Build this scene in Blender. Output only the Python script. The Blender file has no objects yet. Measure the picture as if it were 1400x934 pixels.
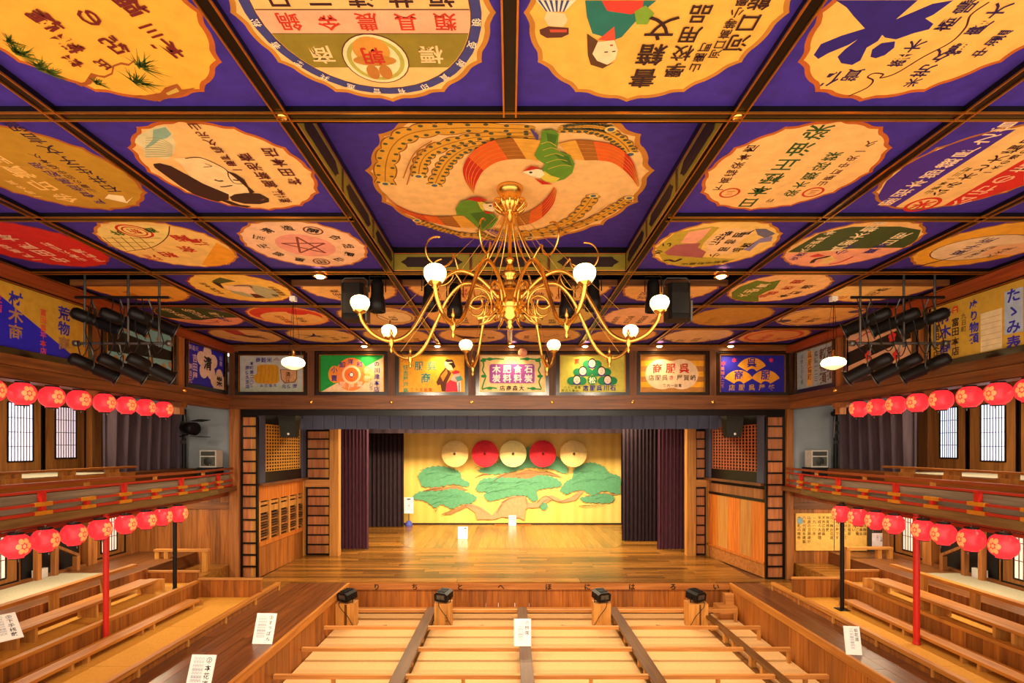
import bpy, bmesh, math, random
from mathutils import Vector, Matrix
random.seed(7)
PI = math.pi
SC = bpy.context.scene
COL = SC.collection

# ------------------------------------------------------------------ camera, world, exposure
HC = 4.25            # eye height above the tatami of the pit (standing on the upper rear gallery)
F = 704.0            # focal length in pixels of the 1400 px frame
VX, VY = 697.0, 612.0
cam = bpy.data.cameras.new('camera')
cam.sensor_fit = 'HORIZONTAL'; cam.sensor_width = 36.0
cam.lens = 36.0 * F / 1400.0
cam.shift_x = (700.0 - VX) / 1400.0
cam.shift_y = (VY - 467.0) / 1400.0
cam.clip_start = 0.05; cam.clip_end = 200
camo = bpy.data.objects.new('camera', cam); COL.objects.link(camo)
camo.location = (0, 0, HC); camo.rotation_euler = (PI / 2, 0, 0)
SC.camera = camo

world = bpy.data.worlds.new('world'); SC.world = world
world.use_nodes = True
bg = world.node_tree.nodes['Background']
bg.inputs[0].default_value = (1.0, 0.82, 0.62, 1); bg.inputs[1].default_value = 1.65
SC.view_settings.view_transform = 'Standard'
SC.view_settings.look = 'None'
SC.view_settings.gamma = 1.0
SC.view_settings.use_curve_mapping = False
SC.view_settings.exposure = 0.64

WARM = (1.0, 0.78, 0.50)
def lamp(name, typ, loc, energy, color=WARM, size=0.3, target=None, spot=1.2, blend=0.6, size_y=None):
    l = bpy.data.lights.new(name, typ); l.energy = energy; l.color = color
    if typ == 'AREA':
        l.size = size
        if size_y: l.shape = 'RECTANGLE'; l.size_y = size_y
    else: l.shadow_soft_size = size
    if typ == 'SPOT': l.spot_size = spot; l.spot_blend = blend
    o = bpy.data.objects.new(name, l); COL.objects.link(o); o.location = loc
    if target is not None:
        o.rotation_euler = (Vector(target) - Vector(loc)).to_track_quat('-Z', 'Y').to_euler()
    return o

# stage border lights above the valance, and the hall floods hung in the ceiling slots
lamp('stage_border_light', 'AREA', (0, 18.6, HC + 1.45), 900, (1.0, 0.80, 0.50), 9.0, (0, 20.6, 0), size_y=0.5)
lamp('stage_front_light', 'AREA', (0, 17.0, HC + 1.2), 330, (1.0, 0.78, 0.5), 9.0, (0, 16.4, 0), size_y=0.4)
for sx in (-1.4, -0.5, 0.55, 1.45):
    lamp('hall_flood', 'SPOT', (sx * 2.0, 8.1, HC + 2.0), 480, (1.0, 0.84, 0.62), 0.15, (sx * 2.2, 12.0, 0), 2.2, 0.8)

# ------------------------------------------------------------------ helpers
def X(px, Y): return (px - VX) * Y / F
def Z(py, Y): return HC + (VY - py) * Y / F
def lin(h):
    h = h.lstrip('#'); r = []
    for i in (0, 2, 4):
        c = int(h[i:i + 2], 16) / 255.0
        r.append(c / 12.92 if c <= 0.04045 else ((c + 0.055) / 1.055) ** 2.4)
    return (r[0], r[1], r[2], 1.0)

MATS = {}
def new_mat(name):
    m = bpy.data.materials.new(name); m.use_nodes = True
    nt = m.node_tree; b = nt.nodes['Principled BSDF']
    return m, nt, b

def wood(name, c1, c2, axis='x', rough=0.45, var=0.3, scale=1.0, spec=0.4):
    if name in MATS: return MATS[name]
    m, nt, b = new_mat(name); N = nt.nodes; L = nt.links
    g = N.new('ShaderNodeNewGeometry'); oi = N.new('ShaderNodeObjectInfo')
    mul = N.new('ShaderNodeVectorMath'); mul.operation = 'MULTIPLY'
    k = {'x': (0.7, 13, 13), 'y': (13, 0.7, 13), 'z': (13, 13, 0.7)}[axis]
    mul.inputs[1].default_value = tuple(q * scale for q in k)
    add = N.new('ShaderNodeVectorMath'); add.operation = 'ADD'
    ms = N.new('ShaderNodeVectorMath'); ms.operation = 'SCALE'; ms.inputs['Scale'].default_value = 37.0
    cmb = N.new('ShaderNodeCombineXYZ')
    for i in range(3): L.new(oi.outputs['Random'], cmb.inputs[i])
    L.new(g.outputs['Position'], mul.inputs[0]); L.new(cmb.outputs[0], ms.inputs[0])
    L.new(mul.outputs[0], add.inputs[0]); L.new(ms.outputs[0], add.inputs[1])
    n = N.new('ShaderNodeTexNoise'); n.inputs['Scale'].default_value = 1.0
    n.inputs['Detail'].default_value = 5; n.inputs['Roughness'].default_value = 0.6
    n.inputs['Distortion'].default_value = 0.6
    L.new(add.outputs[0], n.inputs['Vector'])
    r = N.new('ShaderNodeValToRGB')
    r.color_ramp.elements[0].position = 0.32; r.color_ramp.elements[0].color = lin(c2)
    r.color_ramp.elements[1].position = 0.68; r.color_ramp.elements[1].color = lin(c1)
    L.new(n.outputs['Fac'], r.inputs['Fac'])
    hs = N.new('ShaderNodeHueSaturation')
    mr = N.new('ShaderNodeMapRange'); mr.inputs['To Min'].default_value = 1 - var; mr.inputs['To Max'].default_value = 1 + var
    L.new(oi.outputs['Random'], mr.inputs['Value']); L.new(mr.outputs[0], hs.inputs['Value'])
    L.new(r.outputs['Color'], hs.inputs['Color']); L.new(hs.outputs[0], b.inputs['Base Color'])
    bp = N.new('ShaderNodeBump'); bp.inputs['Strength'].default_value = 0.12; bp.inputs['Distance'].default_value = 0.01
    L.new(n.outputs['Fac'], bp.inputs['Height']); L.new(bp.outputs[0], b.inputs['Normal'])
    b.inputs['Roughness'].default_value = rough
    b.inputs['Specular IOR Level'].default_value = spec
    MATS[name] = m; return m

def paint(hexc, rough=0.6, metal=0.0, mott=0.10, emit=0.0, spec=0.35):
    key = (hexc, rough, metal, mott, emit, spec)
    if key in MATS: return MATS[key]
    m, nt, b = new_mat('paint_' + hexc.lstrip('#')); N = nt.nodes; L = nt.links
    n = N.new('ShaderNodeTexNoise'); n.inputs['Scale'].default_value = 9; n.inputs['Detail'].default_value = 4
    g = N.new('ShaderNodeNewGeometry'); L.new(g.outputs['Position'], n.inputs['Vector'])
    mr = N.new('ShaderNodeMapRange'); mr.inputs['From Min'].default_value = 0.3; mr.inputs['From Max'].default_value = 0.7
    mr.inputs['To Min'].default_value = 1 - mott; mr.inputs['To Max'].default_value = 1 + mott
    L.new(n.outputs['Fac'], mr.inputs['Value'])
    hs = N.new('ShaderNodeHueSaturation'); hs.inputs['Color'].default_value = lin(hexc)
    L.new(mr.outputs[0], hs.inputs['Value']); L.new(hs.outputs[0], b.inputs['Base Color'])
    b.inputs['Roughness'].default_value = rough; b.inputs['Metallic'].default_value = metal
    b.inputs['Specular IOR Level'].default_value = spec
    if emit:
        b.inputs['Emission Color'].default_value = lin(hexc); b.inputs['Emission Strength'].default_value = emit
    MATS[key] = m; return m

def cloth(name, c1, c2, sc=(60, 60, 60), rough=0.9):
    if name in MATS: return MATS[name]
    m, nt, b = new_mat(name); N = nt.nodes; L = nt.links
    g = N.new('ShaderNodeNewGeometry'); mul = N.new('ShaderNodeVectorMath'); mul.operation = 'MULTIPLY'
    mul.inputs[1].default_value = sc
    n = N.new('ShaderNodeTexNoise'); n.inputs['Scale'].default_value = 1; n.inputs['Detail'].default_value = 3
    L.new(g.outputs['Position'], mul.inputs[0]); L.new(mul.outputs[0], n.inputs['Vector'])
    r = N.new('ShaderNodeValToRGB')
    r.color_ramp.elements[0].position = 0.3; r.color_ramp.elements[0].color = lin(c2)
    r.color_ramp.elements[1].position = 0.7; r.color_ramp.elements[1].color = lin(c1)
    L.new(n.outputs['Fac'], r.inputs['Fac']); L.new(r.outputs[0], b.inputs['Base Color'])
    b.inputs['Roughness'].default_value = rough; b.inputs['Specular IOR Level'].default_value = 0.15
    MATS[name] = m; return m

# woods
W_BEAM_X = wood('beam_wood_x', '#8A5428', '#5C3216', 'x', 0.42)
W_BEAM_Y = wood('beam_wood_y', '#8A5428', '#5C3216', 'y', 0.42)
W_POST = wood('post_wood', '#A86A34', '#73421C', 'z', 0.5)
W_DARKPOST = wood('dark_post_wood', '#6E4220', '#452510', 'z', 0.5)
W_BOARD_Z = wood('wall_board_wood', '#A8662C', '#6E3C16', 'z', 0.5, 0.28)
W_FASC_Z = wood('fascia_board_wood', '#A8621E', '#743C10', 'z', 0.5, 0.28)
W_FASC_X = wood('fascia_plank_wood', '#B87434', '#8C4E1C', 'x', 0.5, 0.12)
W_RUN_Y = wood('runway_plank_wood', '#7A4420', '#4E2810', 'y', 0.3, 0.22, spec=0.5)
W_STAGE_X = wood('stage_plank_wood', '#946026', '#644012', 'x', 0.24, 0.48, spec=0.5)
W_STAGE_Y = wood('stage_disc_wood', '#90682A', '#6C4C1C', 'y', 0.22, 0.2, spec=0.5)
W_LIGHT_X = wood('light_rail_wood_x', '#CC8C48', '#A2662C', 'x', 0.5, 0.12)
W_LIGHT_Y = wood('light_rail_wood_y', '#C07C2C', '#965820', 'y', 0.5, 0.12)
W_LIGHT_Z = wood('light_rail_wood_z', '#CC8E40', '#A46A2C', 'z', 0.5, 0.12)
W_WALK_Y = wood('walk_plank_wood', '#6C4218', '#482A0C', 'y', 0.35, 0.15)
W_LADDER = wood('panel_cedar_wood', '#C07A48', '#94522C', 'z', 0.5, 0.18)
W_GREY_Y = wood('weathered_wood_y', '#8C7440', '#64502A', 'y', 0.6, 0.12)
W_GREYBD = wood('grey_backing_wood', '#A89C84', '#7E725C', 'y', 0.7, 0.12)
W_DOOR = wood('door_wood', '#9C6630', '#6C4018', 'z', 0.5, 0.12)
W_ORANGE = wood('orange_panel_wood', '#D07A28', '#A85418', 'z', 0.4, 0.15)
W_RED_Y = wood('rail_brown_red_y', '#A04A20', '#7C3214', 'y', 0.4, 0.1)
TATAMI = cloth('tatami_weave', '#DAB078', '#C89A60', (18, 160, 18), 0.75)
TATAMI_Y = cloth('tatami_weave_side', '#D89C40', '#C4862C', (160, 18, 18), 0.75)
CORR = cloth('pale_tatami', '#B8B098', '#A0967C', (40, 90, 40), 0.8)
LACQ = paint('#0E0806', 0.32, 0, 0.15, spec=0.3)
BLACK = paint('#0C0A0A', 0.55, 0, 0.1)
BLKMET = paint('#1C1A1A', 0.4, 0.5, 0.1)
GREYMET = paint('#6A6864', 0.4, 0.8, 0.1)
GOLD = paint('#D89030', 0.3, 0.9, 0.08)
BRASS = paint('#F0BC5C', 0.24, 1.0, 0.05)
RED = paint('#C82218', 0.4, 0, 0.06)
RAILRED = paint('#B4301C', 0.45, 0, 0.08)
YELFIT = paint('#D08A20', 0.5, 0.2, 0.1)
SLATE = cloth('slate_cloth', '#585868', '#464656', (50, 50, 50))
VALANCE = cloth('valance_cloth', '#707894', '#5C6480', (60, 60, 60))
CURT_GREY = cloth('grey_purple_curtain', '#5E5058', '#4A3E46', (9, 9, 1.2))
CURT_PLUM = cloth('plum_curtain', '#5A3440', '#482832', (40, 40, 4))
CURT_BLACK = cloth('black_curtain', '#34242A', '#22181C', (40, 40, 4))
PLASTER = cloth('blue_grey_plaster', '#98A0A8', '#868E96', (1.5, 1.5, 1.5))
WHITE = paint('#F4F2EC', 0.6, 0, 0.02)

def glow(name, hexc, strength, base=None):
    if name in MATS: return MATS[name]
    m, nt, b = new_mat(name)
    b.inputs['Base Color'].default_value = lin(base or hexc)
    b.inputs['Emission Color'].default_value = lin(hexc); b.inputs['Emission Strength'].default_value = strength
    b.inputs['Roughness'].default_value = 0.4
    MATS[name] = m; return m
GLOBE = glow('lit_milk_glass', '#FFDC94', 5.0, '#FFF4E0')
def globe_gradient(m):      # the bulb sits high in the glass: brighter there, warmer and dimmer at the neck
    nt = m.node_tree; b = nt.nodes['Principled BSDF']; tc = nt.nodes.new('ShaderNodeTexCoord'); sx = nt.nodes.new('ShaderNodeSeparateXYZ'); mr = nt.nodes.new('ShaderNodeMapRange')
    mr.inputs['From Min'].default_value = 0.2; mr.inputs['From Max'].default_value = 0.95; mr.inputs['To Min'].default_value = 0.55; mr.inputs['To Max'].default_value = 9.0
    nt.links.new(tc.outputs['Generated'], sx.inputs[0]); nt.links.new(sx.outputs['Z'], mr.inputs['Value']); nt.links.new(mr.outputs[0], b.inputs['Emission Strength'])
globe_gradient(GLOBE)
FILL_TUBE = glow('fill_tube_glow', '#FFE0B0', 6.0)  # glow of the added gallery and aisle fill tubes
BULB = glow('lit_downlight', '#FFD890', 30.0)
SHOJI_COOL = glow('daylit_paper_cool', '#C8DCFF', 1.1, '#F0F0F0')
SHOJI_DIM = glow('daylit_paper_dim', '#E0CEDC', 0.55, '#E8E0E0')
SHOJI_LOW = glow('daylit_paper_low', '#DCC8B8', 0.35, '#E8E0D8')
LANTERN = glow('lit_red_paper', '#F03038', 0.55, '#D82830')
LANTFLOWER = glow('lit_cream_blossom', '#F89050', 0.35, '#F0A060')

class MB:
    def __init__(s): s.v = []; s.f = []; s.m = []; s.sm = []; s.mats = []
    def mi(s, mat):
        if mat is None: return 0
        if mat not in s.mats: s.mats.append(mat)
        return s.mats.index(mat)
    def add(s, vs, fs, mat=None, smooth=False):
        n = len(s.v); k = s.mi(mat)
        s.v += [tuple(q) for q in vs]
        for f in fs:
            s.f.append(tuple(i + n for i in f)); s.m.append(k); s.sm.append(smooth)
        return s
    def box(s, x0, x1, y0, y1, z0, z1, mat=None):
        vs = [(x, y, z) for z in (z0, z1) for y in (y0, y1) for x in (x0, x1)]
        fs = [(0, 2, 3, 1), (4, 5, 7, 6), (0, 1, 5, 4), (2, 6, 7, 3), (0, 4, 6, 2), (1, 3, 7, 5)]
        return s.add(vs, fs, mat)
    def cbox(s, c, d, mat=None):
        return s.box(c[0] - d[0] / 2, c[0] + d[0] / 2, c[1] - d[1] / 2, c[1] + d[1] / 2, c[2] - d[2] / 2, c[2] + d[2] / 2, mat)
    def obox(s, c, hx, hy, hz, mat=None):
        c = Vector(c); hx = Vector(hx); hy = Vector(hy); hz = Vector(hz)
        vs = [c + hx * a + hy * b + hz * d for d in (-1, 1) for b in (-1, 1) for a in (-1, 1)]
        fs = [(0, 2, 3, 1), (4, 5, 7, 6), (0, 1, 5, 4), (2, 6, 7, 3), (0, 4, 6, 2), (1, 3, 7, 5)]
        return s.add(vs, fs, mat)
    def beam(s, p, q, w, h, mat=None):
        p = Vector(p); q = Vector(q); d = q - p; L = d.length; d = d / L
        side = d.cross(Vector((0, 0, 1)))
        if side.length < 1e-4: side = Vector((1, 0, 0))
        side.normalize(); up = side.cross(d)
        return s.obox((p + q) / 2, d * L / 2, side * w / 2, up * h / 2, mat)
    def tube(s, pts, r, n=8, mat=None, cap=True):
        pts = [Vector(p) for p in pts]; k = len(pts)
        rr = r if isinstance(r, (list, tuple)) else [r] * k
        vs = []; prev = None
        for i, p in enumerate(pts):
            d = (pts[min(i + 1, k - 1)] - pts[max(i - 1, 0)])
            if d.length < 1e-9: d = Vector((0, 0, 1))
            d.normalize()
            if prev is None:
                a = Vector((0, 0, 1)) if abs(d.z) < 0.9 else Vector((1, 0, 0))
                u = d.cross(a).normalized()
            else:
                u = (prev - d * prev.dot(d))
                u = u.normalized() if u.length > 1e-6 else d.orthogonal().normalized()
            prev = u; w = d.cross(u)
            for j in range(n):
                t = 2 * PI * j / n
                vs.append(p + (u * math.cos(t) + w * math.sin(t)) * rr[i])
        fs = [(i * n + j, i * n + (j + 1) % n, (i + 1) * n + (j + 1) % n, (i + 1) * n + j) for i in range(k - 1) for j in range(n)]
        s.add(vs, fs, mat, True)
        if cap:
            s.add([vs[j] for j in range(n)], [tuple(range(n - 1, -1, -1))], mat)
            s.add([vs[(k - 1) * n + j] for j in range(n)], [tuple(range(n))], mat)
        return s
    def lathe(s, prof, n=20, c=(0, 0, 0), mat=None, d=(0, 0, 1), smooth=True):
        d = Vector(d).normalized(); u = d.orthogonal().normalized() if abs(d.z) < 0.999 else Vector((1, 0, 0)); w = d.cross(u); c = Vector(c)
        vs = []
        for r, z in prof:
            for j in range(n):
                t = 2 * PI * j / n
                vs.append(c + d * z + (u * math.cos(t) + w * math.sin(t)) * max(r, 1e-5))
        k = len(prof)
        fs = [(i * n + j, i * n + (j + 1) % n, (i + 1) * n + (j + 1) % n, (i + 1) * n + j) for i in range(k - 1) for j in range(n)]
        return s.add(vs, fs, mat, smooth)
    def prism(s, poly, z0, z1, mat=None):          # poly in XY
        n = len(poly)
        vs = [(x, y, z0) for x, y in poly] + [(x, y, z1) for x, y in poly]
        fs = [tuple(range(n - 1, -1, -1)), tuple(range(n, 2 * n))] + [(i, (i + 1) % n, n + (i + 1) % n, n + i) for i in range(n)]
        return s.add(vs, fs, mat)

WL = {}
def mesh_of(name, mb, mat=None):
    me = bpy.data.meshes.new(name)
    me.from_pydata(mb.v, [], mb.f)
    if mb.mats:
        for q in mb.mats: me.materials.append(q)
        me.polygons.foreach_set('material_index', mb.m)
    elif mat is not None: me.materials.append(mat)
    me.polygons.foreach_set('use_smooth', mb.sm)
    me.update(); return me
def link(o, parent=None, world=(0, 0, 0)):
    COL.objects.link(o); w = Vector(world)
    if parent is not None:
        o.parent = parent; o.location = w - WL[parent.name]
    else: o.location = w
    WL[o.name] = w; return o
def obj(name, mb, mat=None, parent=None, label=None, kind=None, at=(0, 0, 0)):
    o = bpy.data.objects.new(name, mesh_of(name, mb, mat))
    link(o, parent, at)
    if label: o['label'] = label
    if kind: o['kind'] = kind
    return o
def thing(name, label, cat, loc=(0, 0, 0), group=None):
    o = bpy.data.objects.new(name, None); o.empty_display_size = 0.1
    link(o, None, loc); o['label'] = label; o['category'] = cat
    if group: o['group'] = group
    return o
def solo(name, mb, mat, label, cat, group=None, loc=(0, 0, 0)):
    o = obj(name, mb, mat, None, at=loc); o['label'] = label; o['category'] = cat
    if group: o['group'] = group
    return o
def struct(name, mb=None, mat=None, label=None):
    if mb is None:
        o = bpy.data.objects.new(name, None); o.empty_display_size = 0.1; link(o)
    else: o = obj(name, mb, mat)
    o['kind'] = 'structure'
    if label: o['label'] = label
    return o
CUBES = {}
def piece(name, parent, mat, x0, x1, y0, y1, z0, z1):
    me = CUBES.get(mat.name)
    if me is None:
        mb = MB(); mb.box(-.5, .5, -.5, .5, -.5, .5); me = mesh_of('plank_' + mat.name, mb, mat); CUBES[mat.name] = me
    o = bpy.data.objects.new(name, me)
    link(o, parent, ((x0 + x1) / 2, (y0 + y1) / 2, (z0 + z1) / 2))
    o.scale = (abs(x1 - x0), abs(y1 - y0), abs(z1 - z0))
    return o
def copy_thing(src, loc, rz=0, label=None, group=None, tree=None):
    r = src.copy(); COL.objects.link(r); r.location = loc; r.rotation_euler = (0, 0, rz); WL[r.name] = Vector(loc)
    if label: r['label'] = label
    if group: r['group'] = group
    for ch in tree[0]:
        c = ch.copy(); COL.objects.link(c); c.parent = r
        for g in tree[1].get(ch.name, []):
            d = g.copy(); COL.objects.link(d); d.parent = c
    return r
ORD = ['nearest', 'second', 'third', 'fourth', 'fifth', 'sixth', 'seventh', 'eighth', 'ninth', 'tenth', 'eleventh', 'twelfth']
def nth(i, what): return ('nearest to ' if i == 0 else ORD[i] + ' from ') + what
def spline(pts, k=6):
    P = [Vector(p) for p in pts]; out = []
    for i in range(len(P) - 1):
        a = P[max(i - 1, 0)]; b = P[i]; c = P[i + 1]; d = P[min(i + 2, len(P) - 1)]
        for j in range(k):
            t = j / k
            out.append(0.5 * ((2 * b) + (c - a) * t + (2 * a - 5 * b + 4 * c - d) * t * t + (3 * b - a - 3 * c + d) * t ** 3))
    out.append(P[-1]); return out

# ------------------------------------------------------------------ flat artwork with real edges: painted shapes and lettering
GC = {}
_tc = bpy.data.curves.new('glyph', 'FONT'); _to = bpy.data.objects.new('glyph', _tc); COL.objects.link(_to)
_tc.align_x = 'CENTER'; _tc.align_y = 'CENTER'; _tc.resolution_u = 2; _tc.fill_mode = 'FRONT'; _tc.dimensions = '2D'
def glyph(ch, bold):
    key = (ch, bold)
    if key not in GC:
        _tc.body = ch; _tc.offset = bold
        bpy.context.view_layer.update()
        dg = bpy.context.evaluated_depsgraph_get(); e = _to.evaluated_get(dg); me = e.to_mesh()
        vs = [(v.co.x, v.co.y) for v in me.vertices]; fs = [tuple(p.vertices) for p in me.polygons]
        e.to_mesh_clear()
        if vs:
            cx = (min(v[0] for v in vs) + max(v[0] for v in vs)) / 2; cy = (min(v[1] for v in vs) + max(v[1] for v in vs)) / 2
            vs = [(v[0] - cx, v[1] - cy) for v in vs]
        GC[key] = (vs, fs)
    return GC[key]

class Art:
    """flat shapes on a plane: o origin, u right, v up (unit vectors); n = u x v faces the viewer"""
    def __init__(s, o, u, v, step=0.0003, conv=None, clip=None):
        s.o = Vector(o); s.u = Vector(u); s.v = Vector(v); s.n = s.u.cross(s.v).normalized(); s.k = 1; s.step = step
        s.art = MB(); s.let = MB(); s.conv = conv; s.clip = clip; s.hold = False
    def up(s):
        if not s.hold: s.k += 1
    def p3(s, a, b): return s.o + s.u * a + s.v * b + s.n * (s.k * s.step)
    def c(s, pts): return [s.conv(*p) for p in pts] if s.conv else pts
    def poly(s, pts, col, mb=None, clip=True):
        if s.clip and clip: pts = clip_poly(pts, s.clip)
        if len(pts) < 3: return s
        (mb or s.art).add([s.p3(a, b) for a, b in pts], [tuple(range(len(pts)))], paint(col)); s.up(); return s
    def cp(s, pts, col): return s.poly(s.c(pts), col)         # in converted (photo) coordinates
    def rect(s, x0, x1, y0, y1, col): return s.poly([(x0, y0), (x1, y0), (x1, y1), (x0, y1)], col)
    def ell(s, cx, cy, rx, ry, col, n=26, rot=0):
        cr, sr = math.cos(rot), math.sin(rot)
        return s.poly([(cx + rx * math.cos(t) * cr - ry * math.sin(t) * sr, cy + rx * math.cos(t) * sr + ry * math.sin(t) * cr) for t in [2 * PI * i / n for i in range(n)]], col)
    def ring(s, cx, cy, rx, ry, w, col, n=32, a0=0, a1=2 * PI):
        vs = []; 
        for i in range(n + 1):
            t = a0 + (a1 - a0) * i / n
            vs += [s.p3(cx + rx * math.cos(t), cy + ry * math.sin(t)), s.p3(cx + (rx - w) * math.cos(t), cy + (ry - w) * math.sin(t))]
        s.art.add(vs, [(2 * i, 2 * i + 2, 2 * i + 3, 2 * i + 1) for i in range(n)], paint(col)); s.up(); return s
    def line(s, pts, w, col, taper=False):
        P = [Vector((a, b, 0)) for a, b in pts]; vs = []; m = len(P)
        for i, p in enumerate(P):
            d = P[min(i + 1, m - 1)] - P[max(i - 1, 0)]; d.normalize()
            nn = Vector((-d.y, d.x, 0)); ww = w / 2
            if taper: ww *= max(0.15, 1 - i / (m - 1))
            vs += [s.p3(p.x + nn.x * ww, p.y + nn.y * ww), s.p3(p.x - nn.x * ww, p.y - nn.y * ww)]
        s.art.add(vs, [(2 * i, 2 * i + 2, 2 * i + 3, 2 * i + 1) for i in range(m - 1)], paint(col)); s.up(); return s
    def cl(s, pts, w, col, taper=False, smooth=True):
        q = s.c(pts)
        if smooth and len(q) > 2: q = [(v.x, v.y) for v in spline([(a, b, 0) for a, b in q], 5)]
        return s.line(q, w, col, taper)
    def text(s, st, x, y, size, col, vert=True, rot=0, sp=1.06, bold=0.018, sx=1.0):
        cr, sr = math.cos(rot), math.sin(rot)
        for i, ch in enumerate(st):
            if ch == ' ': continue
            lx, ly = (0, -i * size * sp) if vert else (i * size * sp * sx, 0)
            vs, fs = glyph(ch, bold * 0.5); out = []
            for a, b in vs:
                a2 = lx + a * size * sx; b2 = ly + b * size
                out.append(s.p3(x + a2 * cr - b2 * sr, y + a2 * sr + b2 * cr))
            s.let.add(out, fs, paint(col))
        s.up(); return s
    def done(s, parent, an='artwork', ln='lettering'):
        if s.art.f: obj(an, s.art, None, parent)
        if s.let.f: obj(ln, s.let, None, parent, kind='stuff')

def clip_poly(sub, clp):
    out = list(sub); m = len(clp)
    for i in range(m):
        a = clp[i]; b = clp[(i + 1) % m]; inp = out; out = []
        if not inp: break
        def side(p): return (b[0] - a[0]) * (p[1] - a[1]) - (b[1] - a[1]) * (p[0] - a[0])
        for j in range(len(inp)):
            p = inp[j]; q = inp[(j + 1) % len(inp)]; sp_, sq = side(p), side(q)
            if sp_ >= 0: out.append(p)
            if (sp_ >= 0) != (sq >= 0):
                t = sp_ / (sp_ - sq); out.append((p[0] + (q[0] - p[0]) * t, p[1] + (q[1] - p[1]) * t))
    return out
def circle(r, n=40): return [(r * math.cos(2 * PI * i / n), r * math.sin(2 * PI * i / n)) for i in range(n)]
# ------------------------------------------------------------------ ceiling: grid of lacquered bars, coffer, painted panels
HB, HP, HCF = HC + 2.64, HC + 2.70, HC + 3.02       # underside of bars, panels, coffer panel
CW = 1.82
XC = [CW * (i - 4) for i in range(9)]
YR = [2.27, 4.12, 5.97, 7.82, 9.67, 11.52, 13.37]
BW = 0.11
ceiling = struct('ceiling')
def bar_mb(p, q, w=BW):
    p = Vector(p); q = Vector(q); d = (q - p).normalized(); sd = Vector((-d.y, d.x, 0)); L = (q - p).length / 2; c = (p + q) / 2
    mb = MB(); up = Vector((0, 0, 1))
    mb.obox(c + up * 0.075, d * L, sd * (w / 2 - 0.004), up * 0.058, LACQ)
    for s in (-1, 1):
        mb.obox(c + sd * s * (w / 2 - 0.007) + up * 0.006, d * L, sd * 0.0065, up * 0.007, GOLD)
    return mb
for i, y in enumerate(YR):
    if i == 2:
        obj('ceiling_bar', bar_mb((XC[0], y, HB), (XC[3], y, HB)), None, ceiling)
        obj('ceiling_bar', bar_mb((XC[5], y, HB), (XC[8], y, HB)), None, ceiling)
    else: obj('ceiling_bar', bar_mb((XC[0], y, HB + .001), (XC[8], y, HB + .001)), None, ceiling)
for i, x in enumerate(XC):
    if i == 4:
        obj('ceiling_bar', bar_mb((x, YR[0], HB), (x, YR[1], HB)), None, ceiling)
        obj('ceiling_bar', bar_mb((x, YR[3], HB), (x, YR[6], HB)), None, ceiling)
    else: obj('ceiling_bar', bar_mb((x, YR[0], HB), (x, YR[6], HB)), None, ceiling)
# brass rosettes at crossings
for x in (XC[3], XC[5]):
    mb = MB(); mb.lathe([(0.0, -.012), (.03, -.010), (.042, 0), (.042, .004)], 12, (x, YR[1], HB - .001), BRASS); obj('crossing_boss', mb, None, ceiling)
# backing above the panels
mb = MB(); mb.box(-7.6, 7.6, YR[0], 13.7, HC + 3.4, HC + 3.45); obj('ceiling_backing', mb, BLACK, ceiling)

# coffer sides: olive band with dark lozenge insets and gold lines
CX0, CX1, CY0, CY1 = XC[3], XC[5], YR[1], YR[3]
OLIVE = '#8C7A22'
def coffer_side(o, u, length):
    t = obj('coffer_side', MB().add([Vector(o), Vector(o) + Vector(u) * length, Vector(o) + Vector(u) * length + Vector((0, 0, .36)), Vector(o) + Vector((0, 0, .36))], [(0, 1, 2, 3)]), LACQ, ceiling)
    a = Art(o, u, (0, 0, 1), 0.002)
    n = 3; seg = length / n
    a.rect(0.02, length - .02, 0.03, .27, OLIVE)
    a.rect(0.02, length - .02, 0.275, .285, '#C8641C'); a.rect(0.02, length - .02, 0.015, .028, '#D08030')
    for i in range(n):
        c0, c1 = i * seg + .12, (i + 1) * seg - .12
        a.poly([(c0, .15), (c0 + .07, .19), (c0 + .1, .225), (c1 - .1, .225), (c1 - .07, .19), (c1, .15), (c1 - .07, .11), (c1 - .1, .075), (c0 + .1, .075), (c0 + .07, .11)], '#2A1410')
        if i: a.rect(i * seg - .02, i * seg + .02, .03, .27, '#5A2A10')
    a.done(t, 'inset_panel')
coffer_side((CX0 + .06, CY1 - .07, HB), (1, 0, 0), CX1 - CX0 - .12)
coffer_side((CX1 - .06, CY0 + .07, HB), (-1, 0, 0), CX1 - CX0 - .12)
coffer_side((CX0 + .07, CY0 + .06, HB), (0, 1, 0), CY1 - CY0 - .12)
coffer_side((CX1 - .07, CY1 - .06, HB), (0, -1, 0), CY1 - CY0 - .12)

CREAM, FIELD, BORD = '#EDB468', '#3A2384', '#A8581C'
def scallop(R, ncusp=12, f=1.0):
    out = []; n = ncusp * 16
    for i in range(n):
        t = 2 * PI * i / n; d = (t * ncusp / (2 * PI)) % 1.0; d = min(d, 1 - d)      # 0 at cusp .. .5 at notch
        r = R * (0.962 + 0.038 * math.exp(-d / 0.09) - 0.010 * math.exp(-((d - .22) / .09) ** 2) + 0.006 * math.exp(-((d - .5) / .2) ** 2))
        out.append((r * math.cos(t + PI / 2) * f, r * math.sin(t + PI / 2) * f))
    return out
R180 = PI
def panel_frame(r, c):
    cx = (XC[c] + XC[c + 1]) / 2; cy = (YR[r] + YR[r + 1]) / 2
    return cx, cy
def pix(cx, cy, h, x0=0, y0=0, s=1.0):
    """photo pixel (optionally inside an enlarged crop) -> panel coordinates"""
    def f(zx, zy):
        px, py = x0 + zx / s, y0 + zy / s
        Y = F * h / (VY - py); return ((px - VX) * Y / F - cx, -(Y - cy))
    return f
SLOT = {(3, 0), (3, 2), (3, 3), (3, 4), (3, 5), (3, 7)}
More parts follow.
